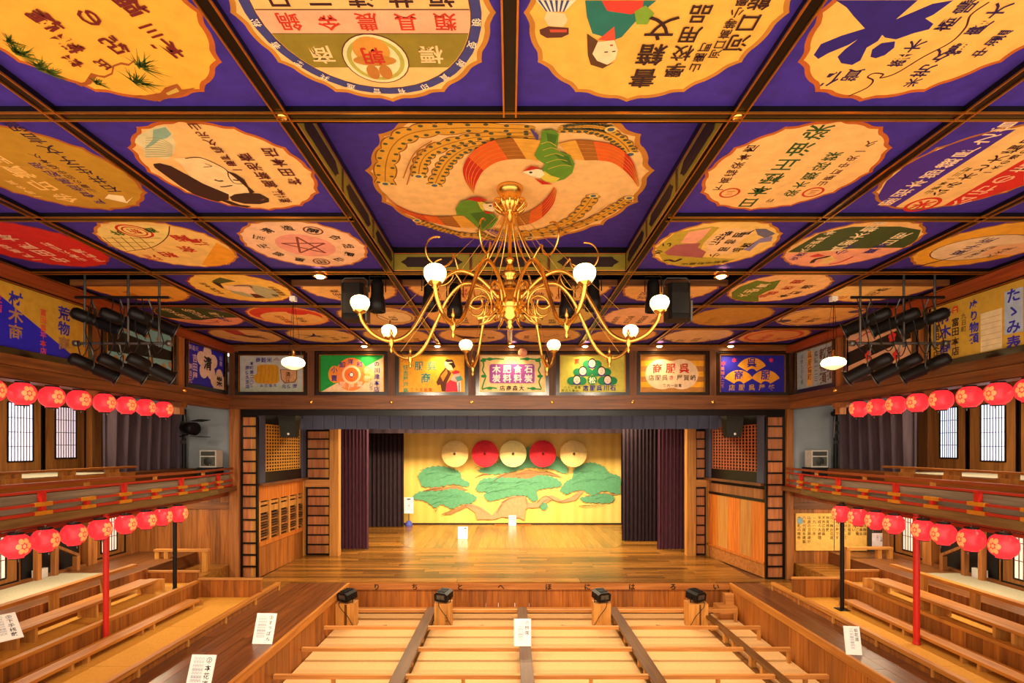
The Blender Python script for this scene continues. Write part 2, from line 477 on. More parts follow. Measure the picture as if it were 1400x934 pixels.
def painting(r, c, label, base=CREAM, bord=BORD, ops=(), fn=None, zoom=(0, 0, 1.0), R=0.825, field=FIELD):
    cx, cy = panel_frame(r, c); y0, y1 = YR[r] + .03, YR[r + 1] - .03
    t = thing('ceiling_painting', label, 'painting', (cx, cy, HP), 'painted panels in the coffered ceiling')
    slot = (r, c) in SLOT
    yb = 8.52 if slot else y0
    mb = MB(); mb.box(XC[c] + .03, XC[c + 1] - .03, yb, y1, HP, HP + .02)
    obj('board', mb, paint(field, 0.7, 0, 0.18), t)
    clip = circle(R * .955)
    if slot:
        bmax = cy - yb
        clip = clip_poly(clip, [(-1, -1), (1, -1), (1, bmax), (-1, bmax)])
    a = Art((cx, cy, HP), (1, 0, 0), (0, -1, 0), 0.0003, pix(cx, cy, HP - HC, *zoom), None)
    oc = scallop(R); ic = scallop(R * .955)
    if slot:
        oc = clip_poly(oc, [(-1, -1), (1, -1), (1, bmax - .01), (-1, bmax - .01)]); ic = clip_poly(ic, [(-1, -1), (1, -1), (1, bmax - .01), (-1, bmax - .01)])
    m1 = MB(); m1.add([a.p3(*p) for p in oc], [tuple(range(len(oc)))], paint(bord)); a.k += 1
    m1.add([a.p3(*p) for p in ic], [tuple(range(len(ic)))], paint(base)); a.k += 1
    obj('medallion', m1, None, t)
    a.clip = clip_poly(circle(R * .93), [(-1, -1), (1, -1), (1, bmax - .02), (-1, bmax - .02)]) if slot else circle(R * .93)
    for o in ops:
        k = o[0]
        if k == 't': a.text(o[1], o[2], o[3], o[4], o[5], True, R180)
        elif k == 'h': a.text(o[1], o[2], o[3], o[4], o[5], False, R180)
        elif k == 'b': a.rect(o[1], o[2], o[3], o[4], o[5])
        elif k == 'e': a.ell(o[1], o[2], o[3], o[4], o[5])
        elif k == 'r': a.ring(o[1], o[2], o[3], o[4], o[5], o[6])
        elif k == 'p': a.poly(o[1], o[2])
        elif k == 'l': a.line(o[1], o[2], o[3])
    if fn: fn(a)
    a.done(t); return t
def needles(a, x, y, n, r, ang0, ang1, col, rnd=random.Random(3)):
    a.hold = True
    for i in range(n):
        t = ang0 + (ang1 - ang0) * rnd.random(); L = r * (.5 + .5 * rnd.random())
        sx, sy = x + r * .35 * (rnd.random() - .5), y + r * .35 * (rnd.random() - .5)
        a.line([(sx, sy), (sx + L * math.cos(t), sy + L * math.sin(t))], .010, col, True)
    a.hold = False; a.k += 1

# row nearest the viewer
def f02(a):      # pine sprigs and a brown trunk along the far rim
    a.clip = None
    a.cp([(500, 555), (560, 540), (600, 480), (650, 495), (690, 500), (735, 480), (745, 430), (800, 410), (850, 420), (895, 390), (890, 405), (850, 435), (800, 425), (755, 440), (745, 490), (690, 515), (640, 505), (600, 555), (540, 572)], '#A0501C')
    for x, y, n, r in ((930, 440, 26, .17), (900, 540, 26, .17), (640, 550, 14, .10), (120, 350, 26, .16), (250, 440, 22, .16), (330, 480, 16, .12), (60, 270, 14, .1)):
        q = a.c([(x, y)])[0]; needles(a, q[0], q[1], n, r, -1.3, 1.3, '#566A18'); needles(a, q[0], q[1], n // 2, r * .8, -.5, 2.2, '#38480E')
    a.cp([(880, 640), (1060, 610), (1090, 575), (1170, 550), (1200, 590), (1290, 575), (1200, 625), (1030, 665)], '#A0501C')
    a.cp([(1095, 610), (1165, 575), (1185, 600), (1110, 625)], '#C8A040')
    for st, zx, zy, sz in (('札', 1110, 320, .17), ('三', 1000, 200, .12), ('紀', 760, 295, .15), ('の', 590, 110, .15), ('福', 860, 20, .17), ('氏', 680, 420, .10), ('來', 480, 400, .11), ('藥', 450, 285, .15), ('橋', 300, 130, .16)):
        q = a.c([(zx, zy)])[0]; a.text(st, q[0], q[1], sz, '#6E1A16', True, R180 + .3, 1.1, .05)
painting(0, 2, 'ceiling painting with maroon brush writing and pine sprigs, top left corner of the view', '#F0A836', '#B8581C', (), f02, (0, 0, 4.83))
def f03(a):
    a.poly(circle(.735), '#3C3A70'); a.poly(circle(.672), '#5A2A20'); a.poly(circle(.665), CREAM)
    def band(y0, y1, col): a.poly(clip_poly([(-.7, y0), (.7, y0), (.7, y1), (-.7, y1)], circle(.662)), col)
    band(-.46, -.163, '#8C7420'); band(-.163, -.157, '#5A2A20'); band(-.157, .02, '#F0A478'); band(.02, .028, '#5A2A20')
    a.text('類具農金鍋', .50, -.068, .145, '#C83018', False, R180, 1.70, .03)
    a.text('福井清三日', .50, .12, .17, '#3A1414', False, R180, 1.45, .03)
    a.text('標', .37, -.34, .17, '#F4C080', True, R180, bold=.03); a.text('商', -.38, -.34, .17, '#F4C080', True, R180, bold=.03)
    a.ell(-.02, -.385, .228, .228, '#5A2A20'); a.ell(-.02, -.385, .22, .22, '#F4CE90'); a.ring(-.02, -.385, .195, .195, .03, '#B0A040')
    a.ell(-.03, -.30, .125, .12, '#D08A30'); a.ell(-.03, -.39, .15, .05, '#C07828'); a.ell(-.07, -.50, .045, .07, '#B87028'); a.ell(.02, -.50, .045, .07, '#B87028')
    a.text('朝', -.03, -.35, .16, '#C02818', True, R180, bold=.04)
    n = 12
    for i, ch in enumerate('領受牌賞印有會進共客者松'):
        t = -PI * (i / (n - 1) * .94 + .03)
        a.text(ch, .702 * math.cos(t), .702 * math.sin(t), .064, '#F4D8B0', True, t - PI / 2, bold=.02)
painting(0, 3, 'ceiling painting with a dark blue lettered ring around red and olive trade mark bands', CREAM, '#C07828', (), f03)
def f04(a):
    P = lambda pts, col: a.cp(pts, col)
    # figure with a hat (upside down), striped robe
    P([(130, 0), (350, 0), (290, 60), (190, 65)], '#F0D8B0')
    for k in range(6): P([(140 + k * 32, 0), (155 + k * 32, 0), (195 + k * 18, 62), (187 + k * 18, 62)], '#3A4070')
    P([(190, 60), (290, 70), (305, 110), (280, 145), (200, 140), (175, 100)], '#F0C48C')
    P([(150, 160), (200, 142), (310, 150), (310, 185), (270, 203), (190, 205), (155, 185)], '#5A2C20'); P([(205, 158), (300, 158), (300, 174), (210, 174)], '#C84830')
    # figure with red sash
    P([(400, 0), (790, 0), (740, 40), (680, 110), (600, 200), (560, 215), (440, 180), (410, 90)], '#1E6A5A')
    P([(490, 0), (720, 0), (710, 55), (650, 75), (520, 55)], '#D83A2C'); P([(670, 60), (730, 25), (778, 70), (740, 130), (680, 130)], '#7A9A2C')
    P([(470, 215), (560, 140), (565, 220)], '#D84A30')
    P([(410, 180), (470, 220), (440, 290), (470, 330), (500, 372), (430, 350), (415, 300)], '#5A3418')
    P([(440, 290), (470, 225), (560, 215), (580, 270), (565, 320), (520, 352), (470, 335)], '#F2CE98')
    P([(415, 300), (445, 320), (520, 350), (560, 335), (500, 368), (440, 350)], '#5A3418')
    P([(505, 278), (525, 276), (525, 282), (505, 284)], '#3A2418'); P([(548, 275), (566, 272), (566, 278), (548, 281)], '#3A2418'); P([(535, 240), (552, 238), (552, 246), (536, 247)], '#C84030')
    for st, zx, zy, sz, sp in (('書籍文', 715, 425, .20, 1.12), ('學校用品', 890, 380, .145, 1.1), ('山鹿町', 1000, 365, .085, 1.1), ('河口高等小學', 1110, 290, .08, 1.05), ('河口熊', 1230, 230, .15, 1.1)):
        q = a.c([(zx, zy)])[0]; a.text(st, q[0], q[1], sz, '#341414', True, R180, sp, .03)
painting(0, 4, 'ceiling painting with two robed figures upside down beside dark bookshop characters', '#F0AE46', '#C07828', (), f04, (700, 0, 4.0))
def f05(a):
    a.cp([(370, 0), (820, 0), (700, 105), (900, 20), (1015, 0), (905, 80), (860, 100), (905, 130), (880, 160), (800, 180), (700, 215), (640, 205), (625, 190), (600, 225), (540, 260), (505, 330), (460, 355), (400, 345), (380, 310), (420, 270), (490, 215), (440, 245), (330, 290), (275, 322), (250, 300), (290, 240), (400, 195), (530, 155), (470, 90), (430, 40)], '#2A1A6A')
    a.cp([(560, 310), (570, 270), (620, 235), (695, 225), (690, 260), (640, 300), (590, 318)], '#2A1A6A')
    a.cl([(440, 525), (540, 480), (575, 440), (545, 420), (580, 400), (630, 405), (615, 425), (700, 400), (850, 310), (1000, 230), (1080, 150), (1110, 80), (1210, 10)], .012, '#4A1A18')
    for st, zx, zy, sz in (('佐', 330, 430, .16), ('賀', 460, 410, .13), ('藥木', 720, 330, .12), ('商鳴', 980, 130, .12), ('米', 790, 450, .1), ('芳久', 850, 385, .13), ('鶴', 1035, 265, .12), ('慶大', 1150, 150, .12), ('中泡', 1160, 285, .09), ('溫', 1280, 190, .09)):
        q = a.c([(zx, zy)])[0]; a.text(st, q[0], q[1], sz, '#2A1440', True, R180, 1.1, .03)
painting(0, 5, 'ceiling painting with a huge dark blue brush stroke character, top right corner of the view', '#F0B052', '#B8581C', (), f05, (1050, 0, 4.0))
for c_, nm in ((0, 'two panels left of'), (1, 'next left of')): painting(0, c_, 'cream ceiling painting beyond the left frame edge, %s the pine sprig panel' % nm, CREAM, BORD, (('t', '米穀商', -.2, -.5, .2, '#341414'), ('t', '山鹿町', .2, -.5, .16, '#341414')))
for c_, nm in ((6, 'next right of'), (7, 'two panels right of')): painting(0, c_, 'cream ceiling painting beyond the right frame edge, %s the blue brush stroke' % nm, CREAM, BORD, (('t', '藥種商', -.2, -.5, .2, '#2A1440'), ('t', '九日町', .2, -.5, .16, '#2A1440')))
painting(1, 0, 'cream ceiling painting beyond the left edge beside the ochre panel', CREAM, BORD, (('t', '酒造元', -.1, -.5, .22, '#5A1418'),))
painting(1, 7, 'cream ceiling painting beyond the right edge beside the striped panel', CREAM, BORD, (('t', '金物商', -.1, -.5, .22, '#2C4A1C'),))
# second row
def f11(a):
    for st, zx, zy, sz, col in (('石井生子文言留', 960, 620, .16, '#2A1428'), ('山鹿の田中橋本久', 800, 640, .085, '#4A2A28'), ('屋會造高松油', 850, 730, .13, '#4A2A58'), ('金印賞牌', 560, 700, .24, '#F0B860'), ('一等金賞', 330, 690, .09, '#F0B860')):
        q = a.c([(zx, zy)])[0]; a.text(st, q[0], q[1], sz, col, True, R180, 1.08, .03)
    a.cp([(910, 705), (945, 670), (1070, 685), (1100, 735), (1160, 690), (1105, 748)], '#F4D8A0')
painting(1, 1, 'ochre ceiling painting with purple and cream writing at the left edge', '#B88420', '#A8581C', (), f11, (0, 160, 6.36))
def f12(a):
    P = a.cp; H = '#3A1A10'
    P([(200, 75), (290, 60), (340, 120), (362, 200), (350, 260), (300, 300), (240, 285), (150, 290), (130, 215), (70, 180), (60, 150)], '#D8C48C')
    P([(205, 90), (290, 70), (335, 120), (300, 150), (250, 160), (200, 200), (140, 225), (200, 160)], '#8AA488')
    for k in range(9): a.cl([(340, 200 + k * 9), (250, 150 + k * 16), (150, 150 + k * 16)], .006, '#8A8458')
    P([(340, 290), (430, 285), (560, 290), (720, 360), (830, 440), (890, 520), (860, 560), (760, 560), (640, 520), (470, 420), (400, 330)], '#F2C888')
    P([(205, 330), (250, 325), (330, 345), (430, 400), (470, 420), (560, 470), (740, 545), (740, 585), (640, 600), (520, 560), (400, 490), (290, 410), (215, 355)], H)
    P([(745, 565), (780, 545), (860, 535), (960, 540), (1025, 575), (1025, 600), (960, 615), (850, 612), (765, 590)], H); P([(960, 585), (1000, 575), (985, 590)], '#7A4A28')
    P([(720, 375), (790, 400), (850, 440), (880, 490), (925, 530), (890, 540), (870, 500), (815, 450)], H)
    P([(660, 580), (740, 590), (820, 620), (900, 630), (860, 640), (760, 620)], H)
    a.cl([(430, 290), (540, 285), (680, 345), (730, 380), (740, 420), (780, 465), (840, 470)], .010, H)
    a.cl([(570, 325), (620, 345), (560, 350)], .008, H); a.cl([(640, 440), (670, 450), (700, 448)], .022, H); a.cl([(770, 440), (800, 445), (820, 440)], .020, H); a.cl([(680, 490), (720, 488), (765, 480)], .016, H)
    for st, zx, zy, sz in (('梅田本店', 1200, 450, .15), ('藥種館新池商', 1130, 580, .145), ('一鹿屋橋久元山', 800, 370, .10)):
        q = a.c([(zx, zy)])[0]; a.text(st, q[0], q[1], sz, '#5A1418', True, R180, 1.12, .03)
painting(1, 2, 'ceiling painting of a black haired woman with a shell beside maroon characters', CREAM, '#B8581C', (), f12, (170, 160, 5.185))
G = '#2C4A1C'
def f15(a):
    for st, zx, zy, sz, col in (('日本極正油染', 365, 585, .22, G), ('染木類段菜', 660, 520, .15, G), ('下高橋染本店', 170, 480, .12, '#4A2418'), ('山鹿町中央一久', 870, 455, .10, '#5A3420'), ('行', 515, 570, .08, '#3A3420')):
        q = a.c([(zx, zy)])[0]; a.text(st, q[0], q[1], sz, col, True, R180, 1.15, .035)
    for zx, zy in ((238, 518), (808, 513)):
        q = a.c([(zx, zy)])[0]; a.ring(q[0], q[1], .105, .105, .022, '#C83018'); a.text('三', q[0], q[1], .10, '#C83018', True, R180)
painting(1, 5, 'cream ceiling painting with tall green characters and two red ring seals', CREAM, '#B8581C', (), f15, (950, 160, 5.0))
def f16(a):
    a.cp([(110, 700), (200, 545), (430, 360), (750, 200), (1000, 140), (1230, 110), (1300, 105), (240, 790), (130, 760)], '#44247E')
    a.cp([(640, 780), (1370, 360), (1370, 620), (1000, 720), (800, 770)], '#CC2418')
    for st, zx, zy, sz, col in (('服招本部錢屋之貨', 220, 720, .17, '#F4C898'), ('山鹿本一川町', 560, 640, .08, '#5A4A18'), ('公み木と大橋日', 660, 640, .14, '#341014'), ('一木の通り', 1060, 470, .08, '#341014'), ('公行の店', 860, 710, .20, '#F4B080')):
        q = a.c([(zx, zy)])[0]; a.text(st, q[0], q[1], sz, col, True, R180, 1.12, .035)
    q = a.c([(505, 745)])[0]; a.ring(q[0], q[1], .17, .17, .035, '#CC2818'); a.text('米', q[0], q[1], .2, '#CC2818', True, R180, bold=.05)
painting(1, 6, 'purple, cream and red striped ceiling painting with a red ring seal at the right edge', CREAM, '#A8601C', (), f16, (1180, 160, 6.227))
# third row
def f20(a):
    for st, x, sz in (('一屋高橋本店', -.42, .15), ('中田屋本店', -.1, .24), ('山鹿九日町', .22, .13), ('下町通', .45, .15)): a.text(st, x, -.5, sz, '#F4C098', True, R180, 1.08, .035)
painting(2, 0, 'bright red ceiling painting with cream characters at the left edge', '#CC2418', '#A82818', (), f20)
def f21(a):
    a.cp([(530, 320), (600, 290), (720, 290), (920, 305), (915, 360), (840, 410), (700, 435), (640, 430), (560, 370)], '#F0CC70')
    a.cl([(925, 300), (910, 360), (830, 415), (690, 437)], .012, '#4A2414')
    a.cp([(1180, 390), (1275, 440), (1285, 490), (1200, 525), (1100, 510), (1140, 450)], '#EC9A20')
    q = a.c([(735, 328)])[0]; a.ring(q[0], q[1], .2, .2, .03, '#C82C18'); a.ring(q[0], q[1], .14, .14, .02, '#C82C18'); a.text('新', q[0], q[1], .16, '#C82C18', True, R180)
    for k in range(5): a.cl([(560 + k * 50, 358), (640 + k * 50, 430)], .012, '#A0782C')
    for k in range(3): a.cl([(570, 365 + k * 22), (880 - k * 40, 365 + k * 22)], .010, '#A0782C')
    for st, zx, zy, sz, col in (('鮎會酒', 1090, 370, .2, '#C02818'),): pass
    for ch, zx, zy in (('酒', 830, 470), ('粕', 920, 455), ('奈', 1020, 425), ('漬', 1080, 385), ('鮨', 990, 365)):
        q = a.c([(zx, zy)])[0]; a.text(ch, q[0], q[1], .22, '#C02818', True, R180, bold=.04)
    for ch, zx, zy in (('井', 640, 335), ('商', 820, 320)):
        q = a.c([(zx, zy)])[0]; a.text(ch, q[0], q[1], .16, '#3A5A18', True, R180, bold=.03)
painting(2, 1, 'ceiling painting with red characters, a red ring seal and an orange patch at left', '#F0BE66', '#C07020', (), f21, (0, 234, 3.99))
def f22(a):
    a.ell(0, 0, .38, .38, '#EE9880')
    st = [(.30 * math.cos(PI / 2 + i * 4 * PI / 5), .30 * math.sin(PI / 2 + i * 4 * PI / 5)) for i in range(6)]
    for i in range(5): a.line([st[i], st[i + 1]], .03, '#8A3A28')
    for i, ch in enumerate('組合醸造清酒元祖星印山鹿'):
        t = 2 * PI * i / 12
        if i in (2, 9): a.ring(.57 * math.cos(t), .57 * math.sin(t), .12, .12, .02, '#7A2A20')
        a.text(ch, .57 * math.cos(t), .57 * math.sin(t), .15, '#2A1414', True, t - PI / 2, bold=.035)
painting(2, 2, 'ceiling painting with a brown five-pointed star in a ring of black characters', '#F4BE90', '#C07028', (), f22)
def f25(a):
    a.cp([(90, 240), (240, 120), (500, 80), (560, 85), (440, 200), (400, 300), (680, 320), (480, 380), (300, 385), (150, 350)], '#BCA032')
    a.cp([(270, 200), (330, 120), (500, 88), (430, 170), (380, 205)], '#F0A480'); a.cp([(150, 270), (230, 215), (330, 205), (420, 200), (400, 235), (460, 265), (430, 310), (180, 290)], '#A85A58')
    a.cp([(450, 190), (600, 95), (700, 95), (830, 110), (720, 180), (660, 280), (470, 285)], '#F4C284')
    a.cp([(820, 95), (900, 95), (970, 130), (900, 165), (840, 140)], '#6A6474'); a.cp([(730, 250), (860, 165), (950, 150), (940, 185), (850, 200), (780, 260)], '#8C7CA0')
    a.cl([(150, 330), (190, 325), (230, 335), (280, 315)], .05, '#3A2020')
    for ch, zx, zy in (('小', 520, 290), ('間', 590, 245), ('物', 640, 190), ('問', 700, 140), ('屋', 760, 120), ('に', 520, 200), ('化', 560, 165), ('粧', 610, 128), ('品', 690, 250), ('店', 760, 215), ('い', 170, 210), ('ろ', 110, 265)):
        q = a.c([(zx, zy)])[0]; a.text(ch, q[0], q[1], .15, '#2A1414', True, R180, bold=.035)
    for i, ch in enumerate('山鹿町中橋通'):
        q = a.c([(300 + i * 60, 355 - i * 4)])[0]; a.text(ch, q[0], q[1], .1, '#3A2C14', True, R180)
painting(2, 5, 'yellow ceiling painting with a crouching robed figure and black characters, right of the coffer', '#F2C264', '#C07820', (), f25, (880, 295, 5.385))
def f26(a):
    a.cp([(70, 205), (250, 100), (430, 62), (700, 60), (820, 80), (800, 130), (740, 180), (400, 185), (200, 205)], '#3C4A1C')
    a.cp([(50, 215), (350, 200), (560, 180), (740, 180), (600, 225), (400, 275), (250, 292), (120, 280), (55, 250)], '#F2A078')
    for st, zx, zy, sz, col in (('久山鹿屋本', 160, 195, .13, '#F4D8A0'), ('具服太物商', 350, 185, .19, '#F4D8A0'), ('日用', 640, 150, .2, '#F4D8A0'), ('支店', 110, 240, .14, '#3A2878'), ('小大', 370, 205, .17, '#3A2878'), ('賣安', 540, 198, .17, '#3A2878')):
        q = a.c([(zx, zy)])[0]; a.text(st, q[0], q[1], sz, col, True, R180, 1.1, .035)
    a.cl([(205, 265), (225, 245), (290, 230), (300, 225)], .06, '#34140C'); a.cp([(240, 270), (270, 240), (320, 225), (345, 245), (300, 268)], '#F0C070'); a.cp([(190, 230), (240, 212), (285, 225), (220, 232)], '#D02C20'); a.cl([(300, 272), (360, 262), (440, 228)], .03, '#C83020')
painting(2, 6, 'dark green and pink ceiling painting with cream characters above the right spotlights', CREAM, '#B0681C', (), f26, (1060, 295, 4.118))
def f27(a):
    a.ell(0, 0, .72, .72, '#ECA428'); a.ell(.0, -.08, .58, .46, '#4A2418'); a.ell(0, -.08, .565, .445, '#ECC894')
    a.poly([(.1, .0), (.7, .2), (.7, -.3), (.25, -.35)], '#F0B47C')
    a.text('御菓子所', -.15, -.44, .19, '#2C2060', True, R180, 1.1, .035); a.text('山鹿本町', .12, -.4, .11, '#3A2C40', True, R180); a.text('久木屋', .4, -.36, .13, '#3A2030', True, R180)
painting(2, 7, 'orange ceiling painting with an outlined cream oval at the right edge', '#F0AC3C', '#B0681C', (), f27)
# fourth row
def cols(*L):
    return tuple(('t', s, x, -.52, z, c) for s, x, z, c in L)
painting(3, 0, 'half hidden orange ceiling painting above the left spotlights', '#F0A838', '#B0681C', cols(('茶問屋', -.3, .16, '#7A2A18'), ('松', .2, .2, '#5A6020')))
def f31(a):
    a.ell(.12, -.18, .40, .40, '#A8A078'); a.cp([(570, 120), (640, 90), (780, 125), (700, 135), (620, 150)], '#54541C')
    a.cp([(560, 125), (640, 140), (680, 190), (650, 180)], '#3A1A14'); a.cp([(680, 160), (900, 175), (950, 230), (1000, 250), (900, 240), (840, 220), (700, 200)], '#F0C090'); a.cl([(760, 165), (880, 160), (920, 180)], .04, '#7A3038'); a.cp([(900, 230), (960, 235), (1040, 265), (950, 270)], '#5A1C10')
    a.text('酒類醬油', .55, -.35, .13, '#5A3010', True, R180); a.text('中村屋本店', -.5, -.25, .12, '#5A3010', True, R180); a.text('山鹿', .4, -.5, .12, '#5A3010', True, R180)
painting(3, 1, 'yellow ceiling painting of a figure on a grey disc, behind the left spotlights', '#EEB84C', '#8A2A1C', (), f31, (200, 365, 6.36))
painting(3, 2, 'half hidden cream ceiling painting behind the left hanging floodlights', CREAM, '#B0681C', cols(('反物商', -.3, .18, '#34140C'), ('井上', .1, .18, '#34140C'), ('支店', .4, .14, '#34140C')))
painting(3, 3, 'half hidden cream ceiling painting with red writing left of the centre bar', CREAM, '#B0681C', cols(('旅館', -.4, .2, '#C03018'), ('山鹿屋', .1, .2, '#C03018'), ('本店', .45, .16, '#34140C')))
painting(3, 4, 'half hidden cream ceiling painting with brown writing right of the centre bar', CREAM, '#B0681C', cols(('金物', -.4, .2, '#5A2414'), ('問屋', 0, .2, '#B03A18'), ('河内', .4, .16, '#34140C')))
painting(3, 5, 'half hidden cream ceiling painting behind the right hanging floodlights', CREAM, '#B0681C', cols(('呉服', -.35, .22, '#4A2A58'), ('太物', .1, .2, '#4A2A58'), ('商', .45, .2, '#4A2A58')))
def f36(a):
    a.cp([(130, 245), (130, 190), (200, 140), (350, 85), (460, 100), (560, 80), (500, 160), (440, 180), (360, 220), (365, 262), (330, 285), (240, 272)], '#667A20')
    for ch, zx, zy, c in (('大', 230, 215, '#F4D090'), ('安', 330, 170, '#F4D090'), ('賣', 400, 130, '#F4D090'), ('出', 280, 180, '#F4D090'), ('樂', 400, 220, '#B83818'), ('器', 480, 195, '#B83818'), ('店', 620, 150, '#B83818'), ('國', 700, 95, '#B83818'), ('本', 580, 220, '#5A3414'), ('町', 680, 190, '#5A3414'), ('通', 790, 140, '#5A3414')):
        q = a.c([(zx, zy)])[0]; a.text(ch, q[0], q[1], .2, c, True, R180, bold=.035)
painting(3, 6, 'cream ceiling painting with an olive green flame shape, right of the floodlights', '#F2B874', '#B0681C', (), f36, (980, 370, 6.364))
painting(3, 7, 'half hidden cream ceiling painting behind the right spotlight cluster', '#F2C274', '#B0681C', cols(('花', -.4, .2, '#C04818'), ('生花商', 0, .22, '#34140C'), ('園', .4, .18, '#C04818')))
# fifth row
def f40(a):
    a.poly([(-.8, .8), (.8, .8), (.8, -.1), (.4, -.1), (-.2, -.32), (-.8, -.1)], '#3C4A1C'); a.poly([(-.7, -.3), (-.2, -.32), (.4, -.1), (.8, -.1), (.8, -.9), (-.7, -.9)], '#F2A078')
    a.text('呉服太物', -.35, -.1, .2, '#F4D8A0', True, R180); a.text('洋反物', .05, -.0, .22, '#F4D8A0', True, R180); a.text('小倉', .4, .0, .2, '#F4D8A0', True, R180)
    a.text('安賣', .35, -.35, .2, '#3A2878', True, R180); a.text('大', .1, -.4, .2, '#B83020', True, R180); a.line([(-.5, -.45), (-.2, -.55), (.1, -.5)], .04, '#B83020')
painting(4, 0, 'green and pink ceiling painting beside the left corner signboards', CREAM, '#B0681C', (), f40)
def f41(a):
    a.ell(0, .1, .7, .6, '#D84028'); a.ell(.02, -.12, .62, .48, '#F0B868'); a.ell(.3, .3, .2, .18, '#D02C20')
    a.text('賣藥店', -.2, -.45, .2, '#B84A20', True, R180); a.text('本家', .15, -.4, .2, '#7A4A20', True, R180)
painting(4, 1, 'ceiling painting with a red rimmed orange oval behind the left pendant lamp', '#F0A858', '#B04A1C', (), f41)
def f42(a):
    a.ell(.35, -.05, .36, .46, '#F0CC90'); a.ring(.35, -.05, .36, .46, .02, '#7A4A20'); a.line([(-.1, .6), (.0, .2), (.2, -.3), (.1, -.7)], .03, '#7A4A20')
    a.text('履物', .3, -.25, .17, '#3A2014', True, R180); a.text('丸山', -.4, -.3, .2, '#5A3418', True, R180)
painting(4, 2, 'tan ceiling painting with an outlined pale oval, left of the centre lamps', '#D8A868', '#8A5A28', (), f42)
painting(4, 3, 'cream ceiling painting with small brown writing directly left of the chandelier', CREAM, '#A8683C', cols(('陶器', -.4, .16, '#4A2414'), ('磁器商', -.05, .17, '#4A2414'), ('唐津屋', .3, .15, '#4A2414')))
painting(4, 4, 'olive rimmed ceiling painting with dark writing directly right of the chandelier', '#D8B45C', '#8A7A20', cols(('味噌', -.4, .18, '#34140C'), ('醬油', 0, .18, '#34140C'), ('醸造', .38, .16, '#34140C')))
painting(4, 5, 'pinkish ceiling painting crowded with rows of dark characters', '#F0B484', '#A8683C', cols(('東肥鐵道', -.5, .13, '#34140C'), ('自働車部', -.22, .15, '#34140C'), ('運送取扱', .06, .15, '#34140C'), ('山鹿驛前', .34, .13, '#34140C')))
painting(4, 6, 'plain ochre ceiling painting with faint writing on the right', '#C08A30', '#A0641C', cols(('紙文具', -.3, .16, '#9A6A1C'), ('帳簿', .1, .16, '#DCA850'), ('筆墨', .4, .14, '#9A6A1C')))
def f47(a):
    a.ring(0, 0, .72, .72, .03, '#5A4A68'); a.ell(.5, .38, .14, .12, '#5A4A68'); a.ell(-.52, -.38, .14, .12, '#5A4A68')
    a.text('和洋酒', -.25, -.45, .18, '#B85A20', True, R180); a.text('罐詰', .05, -.4, .18, '#5A3418', True, R180); a.text('食料', .35, -.3, .16, '#B85A20', True, R180)
painting(4, 7, 'cream ceiling painting with two grey corner seals near the right pendant lamp', '#F0BC6C', '#B08040', (), f47)
# last row before the stage wall
def f50(a):
    a.poly([(-.25, .6), (.1, .6), (.05, .0), (-.2, .1)], '#B02C24'); a.poly([(-.2, .2), (.2, .0), (.35, -.3), (.0, -.2)], '#5A2A18')
    a.text('魚市場', .3, -.35, .16, '#5A3418', True, R180); a.text('中', -.45, -.2, .16, '#5A3418', True, R180)
painting(5, 0, 'tan ceiling painting with a dark red figure in the far left corner', '#DCAA62', '#9A6A2C', (), f50)
def f51(a):
    for t in range(5): a.line([(-.2 + .02 * t, 0), (-.2 + .42 * math.cos(t * 1.3), .3 * math.sin(t * 1.3))], .10, '#1E1A58', True)
    a.text('藥木', .2, -.4, .2, '#5A4A18', True, R180); a.text('店', .5, -.2, .2, '#5A4A18', True, R180)
painting(5, 1, 'tan ceiling painting with a dark blue star-like splash in the last row', '#E0B468', '#9A6A2C', (), f51)
painting(5, 2, 'orange tan ceiling painting above the green and white signboard', '#E0AC60', '#9A6A2C', cols(('麵', -.45, .2, '#B84A20'), ('素麵', 0, .2, '#8A4A20'), ('製粉', .4, .16, '#3A2414')))
def f53(a):
    a.poly([(-.45, .25), (-.25, .0), (.1, -.15), (.35, -.1), (.1, -.3), (-.25, -.35), (-.35, -.1)], '#4A1C14'); a.text('鶴', .45, -.2, .2, '#34140C', True, R180); a.text('橋', .25, .1, .18, '#34140C', True, R180)
painting(5, 3, 'tan ceiling painting with a dark brown bird-like sweep, left of the centre bar', '#DCA868', '#9A6A2C', (), f53)
def f54(a):
    a.ring(0, .25, .35, .42, .02, '#7A4A20', a0=PI * 1.15, a1=PI * 1.85); a.line([(-.25, .2), (0, -.15), (.25, .2)], .03, '#4A4418'); a.text('葬具', -.5, -.2, .15, '#34140C', True, R180); a.text('商', .5, -.2, .18, '#34140C', True, R180)
painting(5, 4, 'tan ceiling painting with a thin V mark, right of the centre bar', '#D8A060', '#9A6A2C', (), f54)
painting(5, 5, 'orange tan ceiling painting with red writing above the striped signboard', '#E0A058', '#9A6A2C', cols(('鰻', -.5, .2, '#C03018'), ('蒲燒', -.05, .2, '#8A4A20'), ('御料理', .35, .16, '#C0501C')))
painting(5, 6, 'pale ceiling painting with a row of bold black characters in the last row', '#E4BC84', '#9A6A2C', cols(('炭', -.55, .24, '#2A1410'), ('薪', -.25, .24, '#2A1410'), ('問屋', .1, .2, '#4A2A14'), ('元', .5, .22, '#2A1410')))
def f57(a):
    a.ell(0, 0, .66, .62, '#D85030'); a.ell(0, 0, .58, .52, '#EAA054'); a.text('新高菊', -.1, -.42, .22, '#C83018', True, R180); a.text('本', .3, -.3, .2, '#A84A18', True, R180)
painting(5, 7, 'red rimmed orange ceiling painting in the far right corner', '#E8A850', '#A8581C', (), f57)

